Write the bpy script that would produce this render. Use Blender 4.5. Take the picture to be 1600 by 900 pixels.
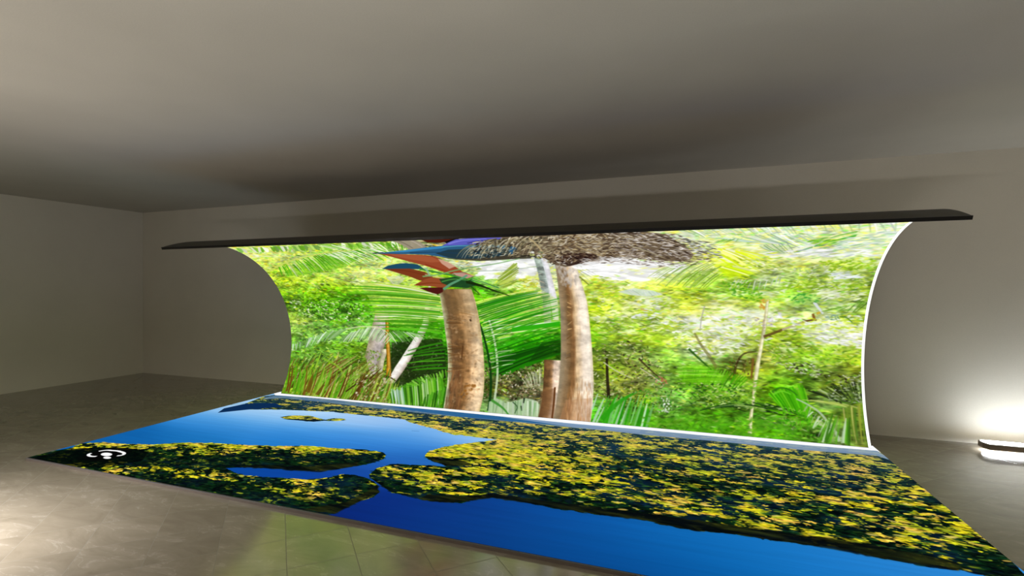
import bpy, bmesh, math
import numpy as np
from mathutils import Vector

# ------------------------------------------------------------------ camera, light, exposure
sc = bpy.context.scene
COL = sc.collection
for o in list(bpy.data.objects):
    bpy.data.objects.remove(o, do_unlink=True)

CAM_H = 1.5987
cam_d = bpy.data.cameras.new('camera')
cam_d.sensor_width = 36.0
cam_d.lens = 18.0                      # 90 degrees across
cam_d.clip_start = 0.02
cam = bpy.data.objects.new('camera', cam_d)
COL.objects.link(cam)
cam.location = (0.0, 0.0, CAM_H)
cam.rotation_euler = (math.radians(89.95), 0.0, math.radians(20.4175))
sc.camera = cam

sc.view_settings.view_transform = 'Standard'
sc.view_settings.look = 'None'
sc.view_settings.exposure = 0.0
sc.view_settings.gamma = 1.0
sc.view_settings.use_curve_mapping = False

world = bpy.data.worlds.new('world')
sc.world = world
world.use_nodes = True
world.node_tree.nodes['Background'].inputs[0].default_value = (0.05, 0.048, 0.04, 1)
world.node_tree.nodes['Background'].inputs[1].default_value = 0.0

def area_lamp(name, loc, target, size, power, color):
    d = bpy.data.lights.new(name, 'AREA')
    d.shape = 'RECTANGLE'
    d.size, d.size_y = size
    d.energy = power
    d.color = color
    o = bpy.data.objects.new(name, d)
    COL.objects.link(o)
    o.location = loc
    o.rotation_euler = (Vector(target) - Vector(loc)).to_track_quat('-Z', 'Y').to_euler()
    return o

# unseen lamps outside the frame, bare area lights with strengths fitted to the room
WARM = (1.0, 0.962, 0.935)
LAMPS = [
    # name, x, y, z, up power, down power
    ('left_lamp', -4.7, 1.35, 0.85, 11.0, 96.0),
    ('rear_lamp', -0.8, -1.5, 0.45, 158.0, 0.0),
    ('right_lamp', 4.8, 0.8, 0.45, 33.0, 0.0),
]
for n, x, y, z, up, down in LAMPS:
    if up: area_lamp(n + '_up', (x, y, z + .03), (x, y, 9), (1.6, .40), up, WARM)
    if down: area_lamp(n + '_down', (x, y, z - .03), (x, y, -9), (1.2, .14), down, WARM)

BAR_UP = 20.0        # emission of the light bar in view
BAR_DOWN = 38.0
SCREEN_GAIN = 1.0

# ------------------------------------------------------------------ helpers
def material(name):
    m = bpy.data.materials.new(name)
    m.use_nodes = True
    return m, m.node_tree.nodes, m.node_tree.links, m.node_tree.nodes['Principled BSDF']

def plain(name, col, rough=.6, spec=.3, metal=0.0):
    m, N, L, b = material(name)
    tc = N.new('ShaderNodeTexCoord')
    no = N.new('ShaderNodeTexNoise'); no.inputs['Scale'].default_value = 35
    mx = N.new('ShaderNodeMix'); mx.data_type = 'RGBA'
    mx.inputs[6].default_value = (*[c * .94 for c in col], 1)
    mx.inputs[7].default_value = (*[min(1, c * 1.06) for c in col], 1)
    L.new(tc.outputs['Object'], no.inputs['Vector'])
    L.new(no.outputs['Fac'], mx.inputs[0])
    L.new(mx.outputs[2], b.inputs['Base Color'])
    b.inputs['Roughness'].default_value = rough
    b.inputs['Specular IOR Level'].default_value = spec
    b.inputs['Metallic'].default_value = metal
    return m

def glow(name, col, strength):
    m, N, L, b = material(name)
    b.inputs['Base Color'].default_value = (.8, .8, .8, 1)
    b.inputs['Emission Color'].default_value = (*col, 1)
    b.inputs['Emission Strength'].default_value = strength
    return m

def mesh_obj(name, verts, faces, mat, parent=None, smooth=False, mats=None, fmat=None):
    me = bpy.data.meshes.new(name)
    me.from_pydata([tuple(v) for v in verts], [], faces)
    if mats:
        for m in mats: me.materials.append(m)
        for p, i in zip(me.polygons, fmat): p.material_index = i
    else:
        me.materials.append(mat)
    if smooth:
        for p in me.polygons: p.use_smooth = True
    me.update()
    o = bpy.data.objects.new(name, me)
    COL.objects.link(o)
    if parent is not None: o.parent = parent
    return o

def bm_obj(name, bm, mat, parent=None):
    me = bpy.data.meshes.new(name)
    bm.normal_update(); bm.to_mesh(me); bm.free()
    me.materials.append(mat)
    o = bpy.data.objects.new(name, me)
    COL.objects.link(o)
    if parent is not None: o.parent = parent
    return o

def tag(o, label=None, cat=None, kind=None):
    if label: o['label'] = label
    if cat: o['category'] = cat
    if kind: o['kind'] = kind
    return o

def empty(name, loc, label, cat):
    o = bpy.data.objects.new(name, None)
    COL.objects.link(o)
    o.location = loc
    return tag(o, label, cat)

# ------------------------------------------------------------------ stage dimensions (metres)
STAGE_X0, STAGE_X1 = -5.766, 1.6604           # curved screen, left and right end
STAGE_W = STAGE_X1 - STAGE_X0
PANEL_X0, PANEL_X1 = -5.865, 1.6994           # floor screen
PANEL_W = PANEL_X1 - PANEL_X0
SHEAR, Y_FRONT, Y_REAR = 0.0352, 2.868, 6.03
ARC_Y, ARC_Z, ARC_MM = 4.7275, .7482, 1416.0
PHI0, PHI1 = -31.0, 115.7           # degrees along the arc, floor to lip
LAKE_D = 3.17                       # depth of the lake picture

# ------------------------------------------------------------------ painting the two pictures the screens show
rng = np.random.default_rng(11)

def colour(s):
    return np.array(s, np.float32) / 255.0

def lattice(w, h, cx, cy, seed):
    """smooth value noise, cells of cx by cy pixels"""
    r = np.random.default_rng(seed)
    gw, gh = int(w / cx) + 3, int(h / cy) + 3
    g = r.random((gh, gw)).astype(np.float32)
    x = np.arange(w) / cx + r.random(); y = np.arange(h) / cy + r.random()
    x = np.minimum(x, gw - 1.001); y = np.minimum(y, gh - 1.001)
    xi, yi = x.astype(int), y.astype(int)
    fx, fy = (x - xi).astype(np.float32), (y - yi).astype(np.float32)
    fx = fx * fx * (3 - 2 * fx); fy = fy * fy * (3 - 2 * fy)
    xj, yj = np.minimum(xi + 1, gw - 1), np.minimum(yi + 1, gh - 1)
    a = g[yi][:, xi] * (1 - fx) + g[yi][:, xj] * fx
    b = g[yj][:, xi] * (1 - fx) + g[yj][:, xj] * fx
    return a * (1 - fy[:, None]) + b * fy[:, None]

def fractal(w, h, cx, cy, seed, octs=4, gain=.55):
    s, t, a = 0, 0, 1.0
    for k in range(octs):
        s = s + a * lattice(w, h, max(cx / 2 ** k, 1.2), max(cy / 2 ** k, 1.2), seed + 17 * k)
        t += a; a *= gain
    return s / t

def resize(g, w, h):
    """bilinear enlargement of a coarse grid"""
    gh, gw = g.shape[:2]
    x = np.clip((np.arange(w) + .5) * gw / w - .5, 0, gw - 1.001)
    y = np.clip((np.arange(h) + .5) * gh / h - .5, 0, gh - 1.001)
    xi, yi = x.astype(int), y.astype(int)
    fx, fy = (x - xi)[None, :, None], (y - yi)[:, None, None]
    a = g[yi][:, xi] * (1 - fx) + g[yi][:, xi + 1] * fx
    b = g[yi + 1][:, xi] * (1 - fx) + g[yi + 1][:, xi + 1] * fx
    return (a * (1 - fy) + b * fy).astype(np.float32)

class Canvas:
    """row 0 is the bottom edge; drawing units are millimetres on the screen"""
    def __init__(self, wmm, hmm, w, hu, hv):
        self.k = w / wmm
        self.w, self.h = w, int(round(hmm * self.k))
        self.a = np.zeros((self.h, self.w, 3), np.float32)
        self.hu, self.hv = hu, hv
    def box(self, x0, x1, y0, y1):
        return (max(int(x0), 0), min(int(x1) + 2, self.w), max(int(y0), 0), min(int(y1) + 2, self.h))
    def cover(self, P):
        """antialiased coverage of a closed polygon given in pixels"""
        x0, x1, y0, y1 = self.box(P[:, 0].min() - 1, P[:, 0].max() + 1, P[:, 1].min() - 1, P[:, 1].max() + 1)
        if x1 <= x0 or y1 <= y0: return None
        S = 3
        gy = (np.arange((y1 - y0) * S) + .5) / S + y0
        gx = (np.arange((x1 - x0) * S) + .5) / S + x0
        ins = np.zeros((len(gy), len(gx)), bool)
        for (ax, ay), (bx, by) in zip(P, np.roll(P, -1, 0)):
            if ay == by: continue
            rows = (gy >= min(ay, by)) & (gy < max(ay, by))
            if not rows.any(): continue
            xc = ax + (gy[rows] - ay) * (bx - ax) / (by - ay)
            ins[rows] ^= gx[None, :] < xc[:, None]
        c = ins.reshape(y1 - y0, S, x1 - x0, S).mean((1, 3)).astype(np.float32)
        return x0, x1, y0, y1, c
    def poly(self, pts, col, alpha=1.0, tex=None):
        r = self.cover(np.asarray(pts, np.float64) * self.k)
        if r is None: return
        x0, x1, y0, y1, c = r
        c = (c * alpha)[..., None]
        s = self.a[y0:y1, x0:x1]
        cc = col if tex is None else col * tex[y0:y1, x0:x1, None]
        s += (cc - s) * c
    def dab(self, u, v, a, b, ang, col, alpha):
        """soft ellipse, half axes a and b in pixels"""
        cx, cy = u * self.k, v * self.k
        ca, sa = math.cos(ang), math.sin(ang)
        ex, ey = abs(a * ca) + abs(b * sa) + 1, abs(a * sa) + abs(b * ca) + 1
        x0, x1, y0, y1 = self.box(cx - ex, cx + ex, cy - ey, cy + ey)
        if x1 <= x0 or y1 <= y0: return
        X = np.arange(x0, x1) + .5 - cx; Y = (np.arange(y0, y1) + .5 - cy)[:, None]
        p = (X * ca + Y * sa) / a; q = (Y * ca - X * sa) / b
        m = np.clip(1.6 * (1 - p * p - q * q), 0, 1) * alpha
        s = self.a[y0:y1, x0:x1]
        s += (col - s) * m[..., None]
    def unit(self, u, v):
        return self.hu(u, v), self.hv(u, v)
    def ribbon(self, pts, w0, w1, col, alpha=1.0, mid=None):
        """tapered stroke along a polyline; widths in local units"""
        P = np.asarray(pts, np.float64)
        n = len(P)
        if n < 2: return
        T = np.gradient(P, axis=0)
        L, R = [], []
        for i in range(n):
            t = i / (n - 1)
            w = w0 + (w1 - w0) * t
            if mid is not None: w = w + mid * 4 * t * (1 - t)
            a, b = self.unit(*P[i])
            dx, dy = T[i][0] / a, T[i][1] / b
            l = math.hypot(dx, dy) or 1
            nx, ny = -dy / l * a * w / 2, dx / l * b * w / 2
            L.append((P[i][0] + nx, P[i][1] + ny)); R.append((P[i][0] - nx, P[i][1] - ny))
        self.poly(L + R[::-1], col, alpha)
    def comb(self, roots, tips, n, w, cols, bow=0.0, jit=.06, alpha=.9, keep=1.0, taper=.35):
        """n leaflets from one line to another, as on a palm frond"""
        A, B = resample(roots, n), resample(tips, n)
        for i in range(n):
            if rng.random() > keep: continue
            p, q = A[i].copy(), B[i].copy()
            d = q - p
            p = p + d * rng.normal(0, jit); q = q + d * rng.normal(0, jit)
            q = q + (B[min(i + 1, n - 1)] - B[max(i - 1, 0)]) * rng.normal(0, .25)
            a, b = self.unit(*p)
            m = (p + q) / 2 + np.array([0, bow * b * math.hypot(d[0] / a, d[1] / b)])
            t = np.linspace(0, 1, 6)[:, None]
            pts = p * (1 - t) ** 2 + 2 * m * t * (1 - t) + q * t * t
            ww = w * rng.uniform(.65, 1.35)
            c = cols[rng.integers(len(cols))] * rng.uniform(.86, 1.12)
            self.ribbon(pts, ww * .8, ww * taper, c, alpha, ww * .35)

def resample(pl, n):
    P = np.asarray(pl, np.float64)
    d = np.r_[0, np.cumsum(np.hypot(*np.diff(P, axis=0).T))]
    t = np.linspace(0, d[-1], n)
    return np.c_[np.interp(t, d, P[:, 0]), np.interp(t, d, P[:, 1])]

def pairs(s):
    a = np.array(s, np.float64)
    return a.reshape(-1, 2)

def trunk(cv, left, right, stops, grain, seed, blotch=None, alpha=1.0, soft=1.5):
    """a shaded trunk between two edges that climb the picture"""
    Lf, Rt = pairs(left), pairs(right)
    Lf, Rt = Lf[np.argsort(Lf[:, 1])], Rt[np.argsort(Rt[:, 1])]
    y0, y1 = max(Lf[0, 1], Rt[0, 1]) * cv.k, min(Lf[-1, 1], Rt[-1, 1]) * cv.k
    n1 = fractal(cv.w, cv.h, 26, 15, seed, 4, .65)
    n2 = fractal(cv.w, cv.h, 12, 50, seed + 5, 3, .6)
    ts = [s[0] for s in stops]; cs_ = np.array([colour(s[1]) for s in stops])
    for r in range(max(int(y0), 0), min(int(y1) + 1, cv.h)):
        v = (r + .5) / cv.k
        xl = np.interp(v, Lf[:, 1], Lf[:, 0]) * cv.k; xr = np.interp(v, Rt[:, 1], Rt[:, 0]) * cv.k
        a, b = max(int(xl) - 1, 0), min(int(xr) + 2, cv.w)
        if b <= a: continue
        x = np.arange(a, b) + .5
        t = (x - xl) / max(xr - xl, 1)
        c = np.stack([np.interp(t + (n2[r, a:b] - .5) * .14, ts, cs_[:, i]) for i in range(3)], -1)
        c = c * (1 + (n1[r, a:b] - .5) * grain * 2.2 + (n2[r, a:b] - .5) * grain * .5)[:, None]
        if blotch is not None:
            c = c * blotch(v, t)[:, None]
        m = np.clip(np.minimum(x - xl, xr - x) / soft + .5, 0, 1)[:, None] * alpha
        s = cv.a[r, a:b]
        s += (c - s) * m

# ---- what the pictures show, in millimetres on each screen
# leaf colour here and there: mm across, mm up, red, green, blue
JUNGLE_COLOURS = [
    (357, 2589, 207, 224, 138), (801, 2603, 181, 213, 106), (1224, 2618, 195, 217, 138), (1626, 2632, 169, 210, 90), (2010, 2646, 159, 206, 80), (2377, 2660, 165, 208, 96),
    (2701, 2628, 160, 148, 128), (193, 2419, 244, 248, 224), (480, 2366, 251, 253, 240), (926, 2382, 239, 244, 216), (1350, 2397, 216, 232, 176), (1836, 2390, 181, 217, 120),
    (2110, 2376, 200, 228, 144), (198, 2172, 220, 234, 106), (556, 2193, 197, 212, 85), (900, 2213, 156, 198, 60), (1209, 2203, 124, 192, 46), (1510, 2193, 152, 204, 88),
    (1803, 2184, 196, 224, 144), (2072, 2147, 212, 232, 168), (279, 1980, 143, 200, 56), (627, 1988, 144, 204, 56), (989, 2035, 124, 192, 48), (1346, 2097, 152, 200, 80),
    (1624, 2049, 216, 232, 176), (1879, 1967, 216, 234, 160), (178, 1836, 226, 236, 80), (549, 1871, 210, 224, 96), (898, 1892, 232, 240, 160), (1347, 1925, 242, 245, 216),
    (1743, 1895, 228, 238, 160), (2137, 1890, 200, 220, 112), (192, 1666, 168, 216, 64), (556, 1689, 152, 207, 46), (884, 1666, 158, 212, 32), (1235, 1711, 184, 220, 64),
    (1662, 1722, 200, 224, 64), (2065, 1721, 168, 216, 58), (2435, 1667, 156, 208, 64), (120, 1529, 104, 160, 40), (462, 1498, 85, 152, 28), (809, 1501, 95, 174, 24),
    (1145, 1504, 88, 168, 32), (1588, 1538, 112, 192, 32), (2000, 1541, 104, 188, 28), (2387, 1514, 124, 196, 48), (158, 1335, 79, 122, 28), (511, 1319, 74, 132, 24),
    (859, 1325, 82, 152, 28), (1188, 1300, 76, 138, 40), (1515, 1305, 95, 174, 32), (1943, 1342, 108, 184, 48), (2345, 1348, 112, 188, 40), (97, 1128, 223, 240, 160),
    (270, 1082, 168, 208, 80), (579, 1139, 106, 168, 60), (927, 1147, 90, 154, 48), (1264, 1155, 106, 160, 64), (1689, 1118, 92, 168, 44), (2105, 1128, 88, 170, 36),
    (2455, 1137, 80, 160, 32), (126, 930, 124, 184, 64), (551, 963, 136, 192, 96), (1012, 958, 128, 192, 88), (1347, 968, 156, 200, 120), (1881, 967, 88, 160, 48),
    (2187, 950, 63, 136, 24), (2437, 958, 60, 140, 20), (182, 738, 106, 160, 72), (542, 752, 95, 154, 56), (1004, 770, 95, 156, 44), (1339, 738, 120, 160, 64),
    (2080, 769, 31, 68, 16), (2332, 736, 42, 106, 16), (200, 547, 92, 138, 48), (556, 564, 106, 138, 52), (1015, 586, 106, 154, 48), (1298, 554, 95, 138, 44),
    (1986, 589, 32, 56, 15), (2289, 604, 31, 58, 18), (2486, 613, 28, 58, 16), (121, 351, 95, 144, 40), (481, 352, 90, 122, 36), (821, 391, 94, 112, 36),
    (1155, 410, 90, 100, 40), (1480, 428, 106, 122, 52), (1699, 396, 122, 138, 64), (2108, 420, 42, 42, 20), (2400, 480, 58, 90, 24), (127, 156, 106, 156, 40),
    (419, 176, 106, 128, 32), (776, 153, 98, 128, 28), (1091, 221, 104, 122, 36), (1414, 243, 92, 90, 40), (1731, 246, 122, 138, 58), (2032, 284, 79, 138, 40),
    (2321, 346, 88, 160, 32), (2557, 404, 74, 138, 32), (477, 34, 122, 138, 34), (921, 68, 112, 160, 32), (1359, 73, 138, 138, 64), (1675, 79, 160, 160, 80),
    (1976, 102, 124, 176, 72), (2259, 168, 112, 176, 48), (2556, 146, 63, 122, 28), (3572, 2167, 200, 208, 200), (3808, 2159, 244, 246, 242), (3745, 1925, 248, 250, 246),
    (4009, 2033, 223, 232, 208), (4165, 2210, 192, 200, 192), (3625, 1768, 200, 224, 152), (3871, 1766, 216, 228, 80), (3334, 1618, 63, 154, 20), (3676, 1619, 112, 192, 40),
    (3925, 1619, 200, 216, 58), (4174, 1667, 176, 184, 168), (3383, 1428, 136, 200, 56), (3729, 1433, 124, 192, 44), (4061, 1437, 152, 184, 128), (3351, 1204, 104, 176, 40),
    (3701, 1212, 92, 168, 32), (4042, 1262, 92, 164, 40), (3332, 988, 79, 154, 48), (3685, 1000, 63, 152, 16), (4027, 1053, 76, 152, 32), (3326, 779, 74, 138, 40),
    (3680, 795, 47, 138, 12), (4020, 825, 40, 104, 12), (3377, 576, 74, 122, 44), (3684, 593, 58, 106, 24), (3939, 630, 74, 90, 32), (3350, 370, 63, 74, 32),
    (3608, 427, 90, 80, 52), (3864, 443, 138, 138, 96), (3987, 491, 160, 168, 120), (3372, 208, 74, 106, 40), (3625, 267, 90, 80, 52), (3920, 288, 95, 90, 60),
    (3400, 45, 136, 176, 104), (3648, 107, 152, 184, 128), (3903, 88, 160, 180, 144), (5846, 2900, 248, 250, 248), (6361, 2844, 242, 247, 238), (6846, 2799, 238, 244, 216),
    (7280, 2693, 240, 244, 208), (5630, 2653, 224, 232, 216), (5857, 2610, 216, 232, 200), (6129, 2632, 212, 228, 204), (6395, 2603, 223, 238, 224), (6798, 2591, 224, 238, 188),
    (7132, 2585, 232, 240, 216), (7366, 2560, 240, 246, 240), (5922, 2408, 224, 236, 216), (6149, 2393, 216, 232, 220), (6415, 2453, 220, 238, 228), (6686, 2395, 208, 228, 196),
    (6900, 2344, 184, 216, 144), (7093, 2367, 200, 224, 196), (7327, 2386, 230, 242, 236), (5869, 2260, 228, 238, 128), (6104, 2248, 234, 244, 112), (6388, 2235, 236, 244, 228),
    (6605, 2247, 208, 224, 208), (6871, 2234, 238, 246, 244), (7178, 2219, 248, 251, 250), (7382, 2189, 253, 253, 253), (4961, 2011, 253, 253, 253), (5300, 2003, 252, 253, 250),
    (5626, 2006, 234, 242, 216), (5874, 2092, 232, 240, 144), (6117, 2054, 224, 240, 32), (6406, 2076, 200, 220, 96), (6631, 2069, 216, 228, 176), (6903, 2060, 223, 232, 200),
    (7217, 2051, 200, 220, 144), (7387, 2074, 216, 232, 176), (4809, 1909, 250, 252, 244), (5090, 1905, 250, 252, 244), (5362, 1901, 244, 248, 228), (5625, 1897, 216, 228, 184),
    (5879, 1922, 192, 216, 128), (6124, 1936, 200, 232, 24), (6364, 1913, 200, 220, 96), (6595, 1909, 208, 220, 176), (6872, 1922, 200, 220, 112), (7132, 1962, 168, 204, 48),
    (7365, 1957, 160, 204, 48), (4720, 1762, 208, 224, 88), (4936, 1742, 216, 228, 104), (5220, 1759, 208, 224, 96), (5492, 1758, 200, 220, 96), (5755, 1774, 184, 216, 112),
    (6010, 1755, 168, 200, 120), (6196, 1754, 136, 192, 32), (6439, 1736, 184, 200, 168), (6613, 1752, 176, 200, 144), (6892, 1792, 168, 204, 80), (7100, 1849, 221, 232, 224),
    (7341, 1829, 200, 220, 160), (4702, 1577, 184, 216, 48), (5000, 1623, 192, 216, 80), (5283, 1624, 208, 228, 192), (5557, 1624, 184, 212, 72), (5822, 1625, 184, 216, 40),
    (6077, 1651, 136, 196, 40), (6328, 1602, 112, 188, 24), (6563, 1668, 152, 200, 48), (6790, 1709, 152, 200, 40), (7011, 1733, 168, 204, 72), (7225, 1748, 168, 208, 64),
    (7383, 1748, 168, 212, 48), (4688, 1402, 200, 224, 56), (4989, 1449, 200, 220, 112), (5276, 1427, 216, 224, 176), (5555, 1415, 184, 212, 56), (5824, 1459, 216, 224, 48),
    (6084, 1487, 232, 236, 200), (6334, 1505, 168, 208, 48), (6580, 1469, 200, 224, 80), (6808, 1549, 88, 168, 56), (7033, 1574, 200, 220, 160), (7253, 1576, 160, 204, 80),
    (4677, 1235, 168, 208, 40), (4981, 1283, 200, 224, 144), (5273, 1289, 176, 212, 72), (5554, 1256, 232, 240, 232), (5826, 1301, 232, 238, 224), (6088, 1345, 240, 244, 216),
    (6342, 1350, 232, 238, 220), (6557, 1354, 224, 228, 216), (6823, 1397, 200, 220, 120), (6999, 1363, 184, 200, 144), (7276, 1405, 152, 184, 104), (7416, 1371, 152, 196, 64),
    (4670, 1073, 136, 200, 24), (4976, 1122, 168, 204, 72), (5270, 1154, 152, 200, 48), (5553, 1178, 176, 208, 72), (5827, 1186, 240, 244, 232), (6091, 1208, 236, 240, 224),
    (6349, 1164, 221, 232, 184), (6597, 1171, 168, 188, 104), (6834, 1250, 192, 212, 144), (7069, 1221, 224, 232, 216), (7349, 1229, 200, 224, 64), (4666, 915, 88, 144, 28),
    (4973, 1005, 152, 168, 96), (5268, 1015, 152, 196, 56), (5553, 1026, 168, 200, 96), (5828, 1036, 208, 216, 184), (6029, 1043, 216, 228, 200), (6289, 1016, 168, 196, 88),
    (6601, 1064, 152, 200, 40), (6843, 1073, 168, 208, 40), (7076, 1095, 240, 244, 236), (7360, 1092, 238, 240, 238), (4665, 761, 106, 108, 52), (4971, 813, 124, 148, 64),
    (5267, 864, 136, 168, 80), (5552, 877, 136, 180, 56), (5829, 889, 216, 224, 208), (6030, 826, 138, 154, 80), (6291, 839, 122, 138, 64), (6543, 907, 200, 212, 160),
    (6847, 934, 152, 200, 48), (7082, 945, 136, 192, 32), (7366, 957, 168, 204, 64), (4706, 610, 120, 152, 40), (4897, 658, 106, 144, 40), (5194, 674, 138, 140, 96),
    (5411, 708, 136, 168, 96), (5622, 698, 120, 184, 40), (5896, 713, 112, 188, 24), (6161, 727, 95, 124, 40), (6418, 741, 136, 144, 60), (6667, 775, 136, 168, 88),
    (6908, 801, 120, 176, 40), (7142, 800, 136, 168, 72), (7369, 858, 192, 208, 48), (4672, 456, 138, 152, 60), (4901, 434, 152, 168, 76), (5124, 449, 124, 124, 72),
    (5341, 500, 136, 144, 112), (5553, 513, 120, 164, 56), (5828, 545, 92, 176, 24), (6095, 548, 120, 184, 52), (6353, 565, 136, 164, 56), (6603, 581, 104, 168, 32),
    (6848, 664, 120, 184, 32), (7084, 678, 96, 112, 64), (7312, 692, 96, 108, 64), (4721, 233, 90, 164, 56), (4981, 290, 120, 136, 60), (5199, 344, 104, 120, 44),
    (5414, 359, 80, 160, 48), (5691, 344, 112, 168, 64), (5960, 364, 112, 168, 40), (6221, 384, 88, 124, 44), (6474, 403, 80, 108, 40), (6721, 455, 88, 180, 20),
    (6960, 473, 80, 92, 48), (7192, 502, 72, 96, 44), (7391, 536, 90, 120, 48), (4732, 81, 74, 172, 32), (4990, 104, 72, 160, 32), (5276, 166, 88, 144, 44),
    (5520, 223, 128, 160, 96), (5825, 178, 88, 160, 24), (6087, 201, 88, 160, 24), (6344, 257, 88, 144, 44), (6593, 312, 74, 136, 32), (6834, 331, 80, 160, 24),
    (7066, 318, 136, 168, 96), (7294, 337, 74, 124, 40), (7405, 346, 136, 140, 44), (5419, 33, 74, 140, 32), (5757, 30, 74, 152, 24), (6083, 61, 74, 148, 24),
    (6335, 86, 92, 148, 28), (6578, 76, 72, 140, 28), (6816, 99, 88, 152, 28), (7105, 128, 112, 160, 72), (7325, 117, 96, 124, 48), (7399, 62, 138, 148, 64),
]

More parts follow.
